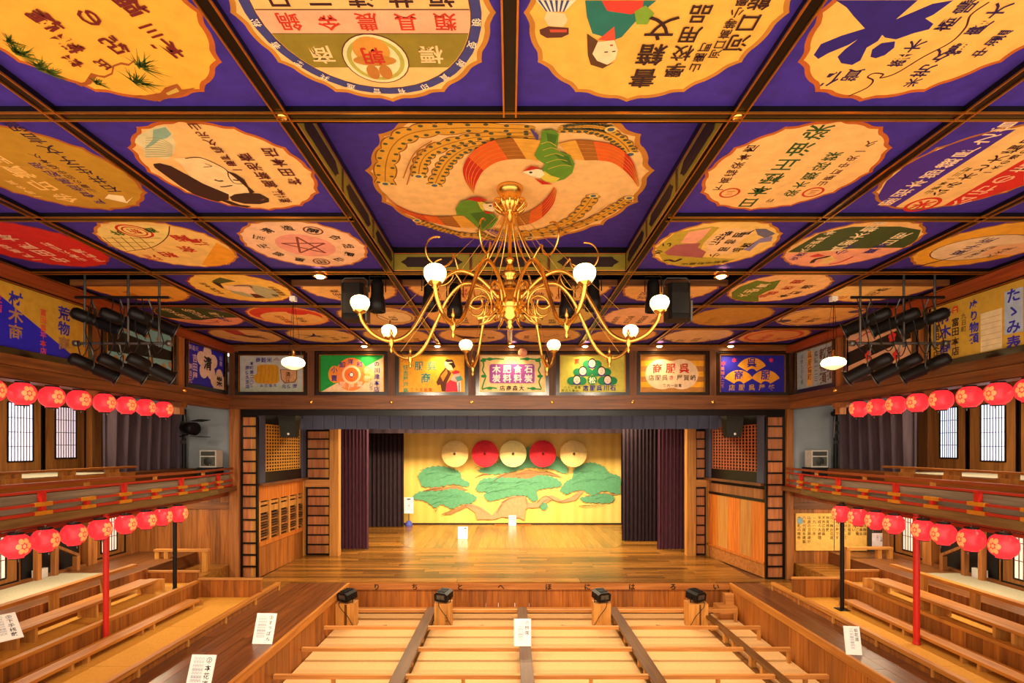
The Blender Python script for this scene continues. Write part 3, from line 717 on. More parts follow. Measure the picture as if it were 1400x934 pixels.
# the phoenix panel in the coffer
cx, cy = 0.0, (CY0 + CY1) / 2
ph = thing('phoenix_painting', 'large square ceiling painting of two circling phoenixes above the chandelier', 'painting', (cx, cy, HCF))
mb = MB(); mb.box(CX0 + .06, CX1 - .06, CY0 + .06, CY1 - .06, HCF, HCF + .02); obj('board', mb, paint(FIELD, 0.7, 0, 0.18), ph)
a = Art((cx, cy, HCF), (1, 0, 0), (0, -1, 0), 0.0003, pix(cx, cy, HCF - HC, 480, 160, 3.256))
m1 = MB(); oc = scallop(1.62, 14); m1.add([a.p3(*p) for p in oc], [tuple(range(len(oc)))], paint('#C07828')); a.k += 1
ic = scallop(1.56, 14); m1.add([a.p3(*p) for p in ic], [tuple(range(len(ic)))], paint('#EFBA72')); a.k += 1; obj('medallion', m1, None, ph)
def plume(pts, w, n=17):
    q = [(v.x, v.y) for v in spline([(x, y, 0) for x, y in a.c(pts)], 16)]
    m = len(q); L = []; Rr = []
    for i, p in enumerate(q):
        d = Vector((q[min(i + 1, m - 1)][0] - q[max(i - 1, 0)][0], q[min(i + 1, m - 1)][1] - q[max(i - 1, 0)][1])); d.normalize()
        t = i / (m - 1); ww = w * (.45 + .55 * math.sin(min(1, t * 1.6) * PI / 2)) * (0.66 + .34 * abs(math.sin(t * n * PI / 2)) ** .6)
        if i == m - 1: ww *= .2
        L.append((p[0] - d.y * ww, p[1] + d.x * ww)); Rr.append((p[0] + d.y * ww, p[1] - d.x * ww))
    a.poly(L + Rr[::-1], '#8A5014'); a.poly([(x * .87 + q[i][0] * .13, y * .87 + q[i][1] * .13) for i, (x, y) in enumerate(L)] + [(x * .87 + q[i][0] * .13, y * .87 + q[i][1] * .13) for i, (x, y) in enumerate(Rr)][::-1], '#D8982C')
    a.line(q, .012, '#9A6018')
    a.hold = True
    for i in range(max(4, int(m / n / 2)), m, max(1, round(m / n))):
        for S in (L, Rr):
            x, y = S[i][0] * .6 + q[i][0] * .4, S[i][1] * .6 + q[i][1] * .4; a.ell(x, y, .026, .020, '#4A4A30', 8)
    a.hold = False; a.k += 1
    x, y = q[-2]; a.ell(x, y, .06, .05, '#E8C060', 12); a.ell(x, y, .035, .03, '#4A5A70', 10)
for p_, w_ in (([(820, 55), (600, 48), (400, 52), (260, 75), (185, 130), (155, 210), (152, 300)], .13), ([(820, 85), (600, 85), (460, 110), (350, 155), (310, 205), (300, 265)], .10), ([(660, 110), (520, 135), (440, 185), (400, 240), (370, 305)], .10), ([(920, 55), (1050, 52), (1150, 75), (1215, 120), (1245, 165)], .09), ([(930, 45), (1060, 38), (1160, 52)], .07),
               ([(640, 500), (800, 512), (950, 470), (1030, 410), (1080, 345)], .10), ([(720, 520), (900, 515), (1080, 450), (1180, 395), (1240, 355)], .09), ([(620, 525), (480, 515), (380, 490), (290, 455)], .07), ([(560, 500), (640, 540), (800, 535)], .07)):
    plume(p_, w_)
def wing(outer, inner, colsq):
    o_ = [(v.x, v.y) for v in spline([(x, y, 0) for x, y in a.c(outer)], 8)]; i_ = [(v.x, v.y) for v in spline([(x, y, 0) for x, y in a.c(inner)], 8)]
    m = min(len(o_), len(i_)); o_ = [o_[int(k * (len(o_) - 1) / (m - 1))] for k in range(m)]; i_ = [i_[int(k * (len(i_) - 1) / (m - 1))] for k in range(m)]
    n = len(colsq)
    for k, c in enumerate(colsq):
        a0 = int(k * (m - 1) / n); a1 = int((k + 1) * (m - 1) / n)
        a.poly(o_[a0:a1 + 1] + i_[a0:a1 + 1][::-1], c); a.k -= 1
    a.k += 1
    for f in (.2, .4, .6, .8): a.line([(o_[k][0] * f + i_[k][0] * (1 - f), o_[k][1] * f + i_[k][1] * (1 - f)) for k in range(m)], .006, '#D88828')
YB, BR, OR_, RD = '#E0A038', '#A05C1C', '#E05A18', '#C41C10'
wing([(850, 95), (720, 86), (640, 95), (570, 125), (522, 170), (498, 225), (510, 280), (545, 335)], [(830, 190), (780, 180), (700, 182), (640, 198), (590, 232), (565, 270), (552, 300), (546, 330)], [YB, BR, OR_, OR_, RD, RD, RD])
wing([(925, 110), (1000, 95), (1080, 100), (1160, 115), (1220, 150), (1260, 205), (1282, 300)], [(980, 180), (1040, 185), (1100, 185), (1160, 195), (1210, 225), (1250, 265), (1276, 304)], [YB, BR, OR_, OR_, RD, RD])
wing([(148, 342), (210, 405), (300, 445), (400, 472), (480, 485), (555, 488)], [(150, 338), (200, 385), (280, 420), (360, 435), (440, 435), (520, 430)], [RD, RD, RD, OR_, BR, YB])
wing([(660, 475), (720, 480), (790, 470), (850, 440), (900, 380), (915, 320)], [(680, 440), (740, 430), (800, 410), (850, 375), (885, 335), (904, 304)], [YB, BR, OR_, RD, RD])
GR, GD = '#5C8A24', '#3C6A1C'
a.cp([(850, 50), (895, 45), (925, 65), (915, 140), (975, 160), (995, 200), (985, 240), (950, 268), (905, 280), (870, 265), (848, 232), (862, 200), (830, 180), (815, 160), (840, 110)], GR)
a.cp([(870, 60), (920, 70), (905, 120), (875, 100)], GD); a.cp([(900, 150), (970, 165), (985, 210), (940, 190)], GD)
for k in range(5): a.cl([(845 + k * 8, 110 + k * 28), (880 + k * 14, 100 + k * 26), (915 + k * 16, 120 + k * 22)], .010, '#C8B040')
a.cp([(860, 230), (890, 250), (930, 262), (905, 283), (860, 275), (835, 250)], '#D8C040')
a.cp([(765, 235), (795, 215), (850, 225), (862, 245), (840, 262), (800, 252)], '#F4E0B0'); a.cp([(762, 232), (800, 208), (845, 216), (800, 226)], RD); a.cp([(815, 262), (870, 280), (900, 290), (850, 290)], RD); a.ell(*a.c([(800, 236)])[0], .02, .02, '#2A1A10', 8)
for k in range(4): a.cl([(800 + k * 10, 40 + k * 8), (830, 90)], .02, '#4A3A78')
a.cp([(465, 400), (485, 368), (530, 356), (580, 372), (610, 400), (655, 445), (640, 475), (580, 502), (550, 470), (500, 430), (470, 425)], GR)
a.cp([(530, 420), (600, 410), (650, 448), (590, 490)], GD); a.cp([(560, 362), (600, 372), (590, 410), (575, 395)], '#D8C040')
a.cp([(585, 378), (640, 372), (655, 392), (630, 412), (595, 405)], '#F4E0B0'); a.cp([(510, 355), (560, 345), (610, 360), (570, 368)], RD); a.cp([(635, 375), (690, 365), (700, 400), (650, 405)], RD); a.cp([(590, 405), (640, 418), (600, 420)], RD); a.ell(*a.c([(620, 385)])[0], .02, .02, '#2A1A10', 8)
for k in range(4): a.cl([(600 + k * 8, 490), (640 + k * 20, 515), (680 + k * 20, 525)], .02, '#5A3A78')
for p_ in ([(360, 92), (280, 150), (232, 260)], [(372, 96), (290, 170), (248, 290)], [(930, 500), (1050, 450), (1155, 375)]): a.cl(p_, .014, '#A8641C')
a.done(ph)

# lighting slots: dark wells behind a copper-brown rail
for (r_, c_) in sorted(SLOT):
    piece('slot_rail', ceiling, W_BEAM_X, XC[c_] + .05, XC[c_ + 1] - .05, 8.46, 8.53, HB + .03, HB + .12)
    piece('slot_well', ceiling, BLACK, XC[c_] + .05, XC[c_ + 1] - .05, 7.86, 8.46, HB + .5, HB + .52)

for xq in (-7.62, 7.58): piece('ceiling_side', ceiling, BLACK, xq, xq + .04, YR[0], 13.7, HC + 2.6, HC + 3.4)
piece('ceiling_end', ceiling, BLACK, -7.6, 7.6, 13.66, 13.7, HC + 2.6, HC + 3.4)
# ------------------------------------------------------------------ pit floor, tatami boxes
XB = [-4.12, -1.92, 0.30, 2.52, 4.67, 5.65]
YB = [13.18, 12.55, 11.38, 10.16, 8.95, 7.73, 6.50, 5.30]
mb = MB(); mb.box(-4.12, 5.65, 3.0, 13.6, -.22, -.04); floor = struct('floor', mb, W_WALK_Y)
cn = ['beside wide runway', 'left of centre plank', 'right of centre plank', 'fourth column from wide runway', 'narrow column by right runway']
rn = ['strip under stage front', 'first row from stage', 'second row from stage', 'third row from stage', 'fourth row from stage', 'fifth row from stage', 'sixth row from stage']
for j in range(7):
    for i in range(5):
        t = thing('tatami_mat', 'pale tatami floor mat, %s, %s' % (rn[j], cn[i]), 'tatami mat', ((XB[i] + XB[i + 1]) / 2, (YB[j] + YB[j + 1]) / 2, -.04), 'tatami mats of the floor boxes')
        x0, x1, y1, y0 = XB[i] + (.06 if i else .02), XB[i + 1] - .05, YB[j] - .004, YB[j + 1] + .004
        piece('weave', t, TATAMI, x0, x1, y0, y1, -.04, 0)
grid = struct('box_seat_grid', label='timber grid of dark walk planks and pale cross rails dividing the floor boxes')
for i, x in enumerate(XB[1:5]):
    w = .23 if i < 3 else .14
    piece('walk_plank', grid, W_WALK_Y, x - w / 2, x + w / 2, 4.6, 12.72, .25, .31)
    piece('sill', grid, W_WALK_Y, x - .05, x + .05, 4.6, 12.72, -.04, .04)
    for j, y in enumerate(YB[1:7]):
        piece('post', grid, W_LIGHT_Z, x - .055, x + .055, y - .3, y - .2, .04, .25)
        piece('post', grid, W_LIGHT_Z, x - .055, x + .055, y - .75, y - .65, .04, .25)
for j, y in enumerate(YB[1:]):
    for i in range(5):
        x0 = XB[i] + (.115 if i and i < 4 else .07 if i else 0); x1 = XB[i + 1] - (.115 if i < 3 else .07 if i < 4 else .12)
        if i == 0: x0 += .02
        piece('cross_rail', grid, W_LIGHT_X, x0, x1, y - .035, y + .035, .235, .305)
        if i == 4: piece('rail_post', grid, W_LIGHT_Z, x1 - .06, x1, y - .03, y + .03, 0, .235)
        if y < 9:
            piece('lower_rail', grid, W_LIGHT_X, x0, x1, y - .16, y - .09, .10, .15)
            xm = (x0 + x1) / 2
            piece('rail_post', grid, W_LIGHT_Z, xm - .03, xm + .03, y - .03, y + .03, 0, .235)

# ------------------------------------------------------------------ stage
SZ = 0.795
stage = struct('stage_platform')
piece('stage_base', stage, W_BEAM_X, -9.2, 9.2, 13.42, 24.6, .2, SZ - .035)
rnd = random.Random(5)
y = 13.25; row = 0
while y < 17.65:
    d = .24 if row else .36
    xs = [-7.3 if y < 13.6 else -6.6]; xe = 7.3 if y < 13.6 else 6.4
    while xs[-1] < xe - 2.6: xs.append(xs[-1] + rnd.uniform(1.6, 3.6))
    xs.append(xe)
    for k in range(len(xs) - 1):
        piece('stage_plank', stage, W_STAGE_X, xs[k] + .004, xs[k + 1] - .004, y + .004, y + d - .004, SZ - .035, SZ)
    y += d; row += 1
y1s = y
y = y1s
while y < 24.3:
    xs = [-7.0]
    while xs[-1] < 7.0 - 3: xs.append(xs[-1] + rnd.uniform(2.2, 4.2))
    xs.append(7.0)
    for k in range(len(xs) - 1): piece('stage_plank', stage, W_STAGE_X, xs[k] + .004, xs[k + 1] - .004, y + .004, y + .36 - .004, SZ - .035, SZ - .004)
    y += .37
RC, RCY = 4.35, y1s + 2.6
k = -4.3
while k < 4.3:
    e = min(k + .31, 4.345)
    pts = []
    for xx in (k, (k + e) / 2, e):
        h = math.sqrt(max(RC * RC - xx * xx, .001)); pts.append((xx + .1, h))
    lo = [(x_, max(y1s + .01, RCY - h_)) for x_, h_ in pts]; hi = [(x_, min(23.2, RCY + h_)) for x_, h_ in pts][::-1]
    mbp = MB(); q = lo + hi; q = [(a_[0] + (.004 if a_[0] < (k + e) / 2 + .1 else -.004), a_[1]) for a_ in q]; mbp.prism(q, SZ - .003, SZ); obj('turntable_plank', mbp, W_STAGE_Y, stage)
    k += .31
# stage front: lettered plank over upright boards
piece('front_plank', stage, W_FASC_X, -4.12, 5.65, 13.24, 13.42, SZ - .20, SZ - .036)
x = -4.12
while x < 5.6:
    w = rnd.uniform(.32, .52); e = min(x + w, 5.65)
    piece('front_board', stage, W_FASC_Z, x + .003, e - .003, 13.30, 13.40, -.04, SZ - .20); x = e
piece('front_sill', stage, W_LIGHT_X, -4.1, 5.6, 13.16, 13.30, .06, .13)
a = Art((0, 13.238, 0), (1, 0, 0), (0, 0, 1), 0.0006)
for ch, px in zip('りちとへほにはろい', (515, 567, 629, 685, 750, 803, 864, 920, 979)):
    a.text(ch, X(px, 13.24), Z(802.5, 13.24), .17, '#1E0E06', bold=.06)
a.done(stage)

# runways (hanamichi)
def runway(nm, x0, x1, z, inner, lab):
    t = struct(nm, label=lab)
    n = max(3, int(abs(x1 - x0) / .25)); w = (x1 - x0) / n
    for k in range(n):
        ys = [3.0, rnd.uniform(4.5, 6.5), rnd.uniform(8.0, 9.5), 13.24]
        for m in range(3): piece('runway_plank', t, W_RUN_Y, x0 + k * w + .003, x0 + (k + 1) * w - .003, ys[m] + .003, ys[m + 1] - .003, z - .04, z)
    piece('runway_core', t, W_BEAM_Y, x0 + .07, x1 - .07, 3.0, 13.24, -.2, z - .041)
    s = -1 if inner == x0 else 1
    xa, xb = sorted((inner + s * .012, inner - s * .05))
    piece('edge_rail', t, W_FASC_X if 0 else W_LIGHT_Y, xa, xb, 3.0, 13.24, z - .14, z + .004)
    y = 3.0
    while y < 13.2:
        e = min(y + rnd.uniform(.45, .75), 13.24)
        xa, xb = sorted((inner, inner - s * .06)); piece('side_board', t, W_FASC_Z, xa, xb, y + .003, e - .003, -.04, z - .14); y = e
    return t
RZ = 0.77
runway('main_runway', -5.64, -4.12, RZ, -4.12, 'wide planked runway left of the floor boxes')
runway('narrow_runway', 5.65, 6.42, RZ, 5.65, 'narrow dark planked runway right of the floor boxes')

# steps by the stage at right
st = thing('stage_steps', 'small wooden steps against the stage front beside the right runway', 'steps', (5.3, 12.9, 0))
piece('lower_step', st, W_LIGHT_X, X(978, 13.0), 5.64, 12.72, 13.14, 0, .30); piece('upper_step', st, W_LIGHT_X, X(991, 13.0), 5.64, 12.95, 13.14, .30, .56)

# ------------------------------------------------------------------ side seating tiers, one function for both sides
YE = 11.7
side_name = {-1: 'left', 1: 'right'}
def S(s, a0, a1): return (a0, a1) if a0 < a1 else (a1, a0)
def side(s, rout, step, corr, zc):
    zu = zc - .06          # floor of the upper tier
    nm = side_name[s]
    t = struct('seating_tiers', label='stepped side seating platform, ' + nm)
    def pc(n, m, xa, xb, y0, y1, z0, z1, par=None):
        xa, xb = sorted((s * xa, s * xb)); return piece(n, par or t, m, xa, xb, y0, y1, z0, z1)
    Y0 = 3.0
    pc('lower_deck', W_BEAM_Y, rout + .02, step, Y0, YE, 0, .81)
    pc('upper_deck', W_BEAM_Y, step + .02, corr, Y0, YE, 0, zu - .04)
    pc('corridor_deck', W_BEAM_Y, corr, 10.0, Y0, 13.6, 0, CZ)
    pc('passage_deck', W_STAGE_X, rout, corr, YE, 13.6, 0, SZ - .01)
    # rim rail of lower tier, with little posts on the runway side
    pc('rim_rail', W_LIGHT_Y, rout - .03, rout + .07, Y0, 12.6, .89, .96)
    y = Y0
    while y < 12.5:
        e = min(y + 1.2, 12.55); pc('rim_board', W_FASC_Z, rout + .0, rout + .04, y + .003, e - .003, RZ, .89); y = e
        pc('rim_post', W_LIGHT_Z, rout - .03, rout + .0, y - .02, y + .02, RZ, .89)
    # step wall boards and cap
    y = Y0
    while y < YE - .01:
        e = min(y + rnd.uniform(.25, .36), YE); pc('step_board', W_FASC_Z, step - .02, step + .02, y + .002, e - .002, .81, zu); y = e
    pc('step_cap', W_LIGHT_Y, step - .035, step + .06, Y0, YE, zu, zc)
    y = Y0
    while y < YE - .01:
        e = min(y + rnd.uniform(.4, .6), YE); pc('corridor_board', W_BOARD_Z, corr - .03, corr, y + .002, e - .002, zu - .04, CZ); y = e
    # end boards
    for a0, a1, z0, z1 in ((rout, step, .81, zc), (step, corr, zu - .04, zc + .17)):
        x = a0
        while x < a1 - .01:
            e = min(x + .29, a1); pc('end_board', W_FASC_Z, x + .002, e - .002, YE, YE + .04, z0, z1); x = e
        pc('end_cap', W_LIGHT_X, a0, a1, YE - .02, YE + .06, z1, z1 + .04)
    pc('passage_step', W_STAGE_X, corr - .9, corr, YE + .06, 13.6, SZ - .01, zu)
    # mats
    ys = [Y0, 4.4, 6.2, 8.0, 9.8, YE - .01]
    wn = ['nearest the viewer', 'second from the viewer', 'third from the viewer', 'fourth from the viewer', 'at the stage end']
    for k in range(5):
        for a0, a1, z, tn in ((rout + .08, step - .03, .85, 'lower'), (step + .07, corr - .04, zu, 'upper')):
            m = thing('tatami_mat', 'tatami mat on the %s tier of the %s seating, %s' % (tn, nm, wn[k]), 'tatami mat', (s * (a0 + a1) / 2, (ys[k] + ys[k + 1]) / 2, z - .04), 'side seating tatami')
            pc('weave', TATAMI_Y, a0, a1, ys[k] + .004, ys[k + 1] - .004, z - .04, z, m)
        if k == 0: pass
    pc('corridor_mat', CORR, corr + .6, 9.75, Y0, 11.2, CZ, CZ + .02)
    # benches
    def bench(xa, xb, ztop, zf, y0, y1, lab, gap):
        b = thing('low_bench', lab, 'bench', (s * (xa + xb) / 2, (y0 + y1) / 2, zf), 'low plank rails along the side seating')
        pc('plank', W_LIGHT_Y, xa, xb, y0, y1, ztop - .05, ztop, b)
        y = y0 + .1
        while y < y1:
            pc('support', W_LIGHT_Z, xa + .02, xb - .02, y, y + .05, zf, ztop - .05, b); pc('support', W_LIGHT_Z, xa + .02, xb - .02, y + .3, y + .35, zf, ztop - .05, b)
            y += gap
    bench(step - .46, step - .17, 1.01, .85, 3.2, 11.0, 'long low plank rail on the lower tier of the %s seating' % nm, 1.5)
    bench(corr - .80, corr - .42, zu + .28, zu, 3.2, 10.9, 'long low plank rail on the upper tier of the %s seating' % nm, 1.5)
    # corridor rail on posts
    r = thing('corridor_rail', 'timber rail on square posts along the %s corridor' % nm, 'railing', (s * (corr - .1), 7, zu))
    pc('top_rail', W_LIGHT_Y, corr - .16, corr - .03, 3.2, 11.2, 1.66, 1.72, r)
    y = 3.4
    while y < 11.2: pc('post', W_LIGHT_Z, corr - .14, corr - .05, y, y + .12, zu, 1.66, r); y += 1.15
    return t
CZ = 1.50
side(-1, 5.64, 7.08, 8.25, 1.24)
side(1, 6.42, 7.56, 8.42, 1.26)

# ------------------------------------------------------------------ outer side walls, lower storey
def shoji_door(name, s, y0, y1, z0, z1, paper, py0, py1, pz0, pz1, cols_=7, rows=4, label=None, xw=9.92):
    t = struct(name, label=label)
    def pc(n, m, xa, xb, a, b, c, d, par=None):
        xa, xb = sorted((s * xa, s * xb)); return piece(n, par or t, m, xa, xb, a, b, c, d)
    pc('door_panel', W_DOOR, xw, xw + .03, y0 + .03, y1 - .03, z0 + .03, z1)
    pc('frame_stile', LACQ, xw - .015, xw + .03, y0, y0 + .03, z0, z1); pc('frame_stile', LACQ, xw - .015, xw + .03, y1 - .03, y1, z0, z1)
    pc('frame_rail', LACQ, xw - .015, xw + .03, y0 + .03, y1 - .03, z0, z0 + .03)
    pc('paper', paper, xw - .005, xw + .01, py0, py1, pz0, pz1)
    for a, b in ((py0 - .025, py0), (py1, py1 + .025)): pc('window_stile', LACQ, xw - .02, xw, a, b, pz0 - .025, pz1 + .025)
    for a, b in ((pz0 - .025, pz0), (pz1, pz1 + .025)): pc('window_rail', LACQ, xw - .02, xw, py0, py1, a, b)
    for k in range(1, cols_ + 1):
        y = py0 + (py1 - py0) * k / (cols_ + 1); pc('lattice_bar', W_DARKPOST, xw - .014, xw - .005, y - .008, y + .008, pz0, pz1)
    for k in range(1, rows):
        z = pz0 + (pz1 - pz0) * k / rows; pc('lattice_bar', W_DARKPOST, xw - .017, xw - .008, py0, py1, z - .006, z + .006)
    return t
def wall_side(s):
    nm = side_name[s]
    t = struct('wall_' + nm)
    def pc(n, m, xa, xb, y0, y1, z0, z1):
        xa, xb = sorted((s * xa, s * xb)); return piece(n, t, m, xa, xb, y0, y1, z0, z1)
    # lower storey boards
    y = 3.0
    while y < 13.6:
        e = min(y + rnd.uniform(.3, .45), 13.62); pc('wall_board', W_BOARD_Z, 9.98, 10.02, y + .002, e - .002, 1.2, 3.2); y = e
    for y in (4.6, 8.2, 11.97, 13.3): pc('wall_post', W_POST, 9.80, 9.98, y, y + .26, CZ, 3.1)
    pc('wall_sill', W_BEAM_Y, 9.84, 9.98, 3.0, 13.5, CZ, CZ + .05)
    # upper storey
    y = 3.0
    while y < 13.6:
        e = min(y + rnd.uniform(.3, .45), 13.62); pc('wall_board', W_BOARD_Z, 9.98, 10.02, y + .002, e - .002, 3.2, 5.9); y = e
    for y in (8.44, 12.06): pc('wall_post', W_POST, 9.78, 9.98, y, y + .28, 3.3, 5.8)
    return t
for s in (-1, 1): wall_side(s)
nd = [0]
def door(s, y0, y1, z0, z1, paper, a0, a1, b0, b1, *r, **k):
    nd[0] += 1; h = lambda z: HC + (z - HC) * KW
    return shoji_door('door_%d' % nd[0], s, y0 * KW, y1 * KW, z0, z1, paper, a0 * KW, a1 * KW, h(b0), h(b1), *r, **k)
ZB2 = HC - .52; KW = 10 / 9
door(-1, 8.86, 9.83, ZB2, 5.5, SHOJI_COOL, 9.16, 9.62, HC - .24, HC + .80, label='upper left sliding door with bright daylit paper')
door(-1, 9.86, 10.83, ZB2, 5.5, SHOJI_DIM, 10.12, 10.58, HC - .20, HC + .80, label='upper left sliding door with dim paper, next to the grey curtain')
door(-1, 7.88, 8.84, ZB2, 5.5, SHOJI_COOL, 8.14, 8.6, HC - .24, HC + .80, label='upper left sliding door nearest the viewer')
door(1, 9.05, 10.02, ZB2, 5.5, SHOJI_COOL, 9.28, 9.74, HC - .24, HC + .80, label='upper right sliding door with bright daylit paper')
door(1, 10.05, 10.9, ZB2, 5.5, SHOJI_COOL, 10.27, 10.66, HC - .20, HC + .80, label='upper right sliding door next to the grey curtain')
door(1, 8.05, 9.02, ZB2, 5.5, SHOJI_COOL, 8.3, 8.76, HC - .24, HC + .80, label='upper right sliding door nearest the viewer')
for s in (-1, 1):
    nm = side_name[s]
    door(s, 11.05, 11.95, CZ + .05, 3.1, SHOJI_LOW, 11.25, 11.68, 1.95, 3.2, 5, 4, label='lower %s sliding door behind the red pole' % nm)
    door(s, 8.4, 9.35, CZ + .05, 3.1, SHOJI_LOW, 8.62, 9.1, 1.95, 3.2, 5, 4, label='lower %s sliding door at the picture edge' % nm)
# stair opening with handrail on each lower wall
for s in (-1, 1):
    t = thing('stair_handrail', 'square timber handrail at the dark stair opening, %s corridor' % side_name[s], 'railing', (s * 9.72, 11.0, CZ))
    def pc(n, m, xa, xb, y0, y1, z0, z1):
        xa, xb = sorted((s * xa, s * xb)); return piece(n, t, m, xa, xb, y0, y1, z0, z1)
    pc('opening', BLACK, 9.955, 9.975, 10.5, 11.9, CZ + .05, 3.1)
    for y, z in ((10.55, 3.05), (10.95, 2.15), (11.5, 1.82)): pc('post', W_POST, 9.67, 9.77, y, y + .09, CZ, z)
    mb = MB(); mb.beam((s * 9.72, 10.95, 2.17), (s * 9.72, 11.6, 1.82), .08, .06); obj('sloping_rail', mb, W_POST, t)
    mb = MB(); mb.box(*sorted((s * 9.82, s * 9.9)), 10.66, 10.95, CZ, CZ + .2); solo('white_box', mb, WHITE, 'small white box on the floor by the %s stair rail' % side_name[s], 'box')

# ------------------------------------------------------------------ galleries (upper side balconies)
def balcony(s):
    nm = side_name[s]
    g = struct('gallery', label='upper side gallery floor, ' + nm)
    def pc(n, m, xa, xb, y0, y1, z0, z1, par=None):
        xa, xb = sorted((s * xa, s * xb)); return piece(n, par or g, m, xa, xb, y0, y1, z0, z1)
    zb, zt = HC - 1.145, HC - 1.005
    EX = 7.0
    # edge beam, straight then bending to the stage corner
    pts = [(EX, 3.0), (EX, 11.6), (7.26, 13.5)]
    def run(off, z, w, h, mat, name, par):
        for i in range(2):
            (xa, ya), (xb, yb) = pts[i], pts[i + 1]
            mb = MB(); mb.beam((s * (xa + off), ya, z), (s * (xb + off), yb, z), w, h); obj(name, mb, mat, par)
    run(.06, (zb + zt) / 2, .14, zt - zb, W_GREY_Y, 'edge_beam', g)
    run(.18, zb - .06, .10, .12, W_RED_Y, 'lower_beam', g)
    x = 7.12
    while x < 9.93:
        e = min(x + .32, 9.96); pc('floor_plank', W_BEAM_Y, x + .003, e - .003, 3.0, 13.5, zb + .02, zt); x = e
    pc('raised_tier', W_BEAM_Y, 8.08, 9.96, 3.0, 13.5, zt, ZB2 - .02)
    pc('raised_mat', CORR, 8.2, 9.9, 3.0, 10.8, ZB2 - .02, ZB2)
    # railing
    r = thing('gallery_railing', 'red and brown railing with yellow fittings along the %s gallery' % nm, 'railing', (s * 7.0, 8.0, zt))
    run(.0, HC - .545, .07, .05, W_RED_Y, 'handrail', r)
    run(.0, HC - .655, .05, .035, RAILRED, 'top_red_rail', r)
    run(.0, HC - .845, .05, .04, RAILRED, 'middle_red_rail', r)
    run(.0, HC - .975, .06, .045, RAILRED, 'bottom_red_rail', r)
    for (z0, z1) in ((HC - .83, HC - .70), (HC - .955, HC - .865)):
        for i in range(2):
            (xa, ya), (xb, yb) = pts[i], pts[i + 1]
            mb = MB(); mb.beam((s * (xa + .07), ya, (z0 + z1) / 2), (s * (xb + .07), yb, (z0 + z1) / 2), .02, z1 - z0); obj('backing_board', mb, W_GREYBD, r)
    ys = [3.6 + .82 * k for k in range(12)]
    for k, y in enumerate(ys):
        xx = EX if y < 11.6 else EX + (y - 11.6) / 1.9 * .26
        z1 = HC - .64 if k % 2 else HC - .83
        pc('post', RED, xx - .035, xx + .035, y - .035, y + .035, HC - .955, z1, r)
        for z in ((HC - .845, HC - .975) if k % 2 else (HC - .845, HC - .975)):
            pc('fitting', YELFIT, xx - .045, xx + .04, y - .14, y + .14, z - .03, z + .03, r)
        if k % 2 == 0: pc('spacer', W_LIGHT_Z, xx - .025, xx + .025, y - .03, y + .03, HC - .635, HC - .57, r)
    # inner rail with pale blocks
    q = thing('inner_rail', 'yellow timber rail with pale blocks behind the %s gallery railing' % nm, 'railing', (s * 8.0, 7.5, zt))
    pc('top_rail', W_LIGHT_Y, 7.95, 8.07, 3.2, 11.0, HC - .43, HC - .39, q)
    pc('board', W_LIGHT_Y, 8.0, 8.05, 3.2, 11.0, HC - .72, HC - .53, q)
    y = 3.9
    while y < 11.0:
        pc('block', W_LIGHT_Z, 7.93, 8.0, y, y + .30, HC - .60, HC - .50, q); pc('block', W_LIGHT_Z, 7.97, 8.05, y + .02, y + .13, HC - .53, HC - .43, q); pc('block', W_LIGHT_Z, 7.97, 8.05, y + .2, y + .31, HC - .53, HC - .43, q); y += 1.05
    return g
for s in (-1, 1): balcony(s)

# upper side beams with signs, posts
for s in (-1, 1):
    t = struct('trim_%d' % (1 if s < 0 else 2), label='upper %s side beam and posts carrying the signboards' % side_name[s])
    def pc(n, m, xa, xb, y0, y1, z0, z1):
        xa, xb = sorted((s * xa, s * xb)); return piece(n, t, m, xa, xb, y0, y1, z0, z1)
    pc('lower_beam', W_BEAM_Y, 7.30, 7.60, 3.0, 13.45, HC + 1.0, HC + 1.20); pc('upper_lip', W_BEAM_Y, 7.27, 7.6, 3.0, 13.45, HC + 1.205, HC + 1.36)
    pc('top_beam', W_RED_Y, 7.20, 7.6, 3.0, 13.45, HC + 2.46, HC + 2.62)
    pc('backing', BLACK, 7.56, 7.6, 3.0, 13.45, HC + 1.36, HC + 2.46)
    for y in (4.0, 9.05, 11.42): pc('post', W_BEAM_Y if 0 else W_POST, 7.34, 7.56, y, y + .2, HC + 1.36, HC + 2.46)
    for y in (9.15, 11.5):
        pc('bracket_block', W_POST, 7.28, 7.5, y - .12, y + .12, HC + .90, HC + 1.0); pc('bracket_block', W_POST, 7.32, 7.46, y - .08, y + .08, HC + .74, HC + .90)
    for y in (9.15, 11.5):
        mb = MB(); mb.lathe([(0, .05), (.03, .045), (.05, .02), (.055, 0)], 10, (s * 7.27, y, HC + 1.28), BRASS, (-s, 0, 0)); obj('brass_boss', mb, None, t)
    pc('gallery_ceiling', BLACK, 7.6, 10.0, 3.0, 13.45, HC + 1.38, HC + 1.42)

# end walls beyond the galleries
for s in (-1, 1):
    t = struct('wall_end' if s < 0 else 'wall_end.001')
    def pc(n, m, xa, xb, y0, y1, z0, z1):
        xa, xb = sorted((s * xa, s * xb)); return piece(n, t, m, xa, xb, y0, y1, z0, z1)
    pc('plaster', PLASTER, 7.35, 10.0, 13.6, 13.65, HC - 1.0, HC + 1.4)
    x = 7.35
    while x < 9.95:
        e = min(x + rnd.uniform(.2, .32), 10.0); pc('wall_board', W_BOARD_Z, x + .002, e - .002, 13.6, 13.64, .8, HC - 1.15); x = e
    pc('cross_beam', W_BEAM_X, 7.35, 10.0, 13.55, 13.6, HC - 1.62, HC - 1.45)

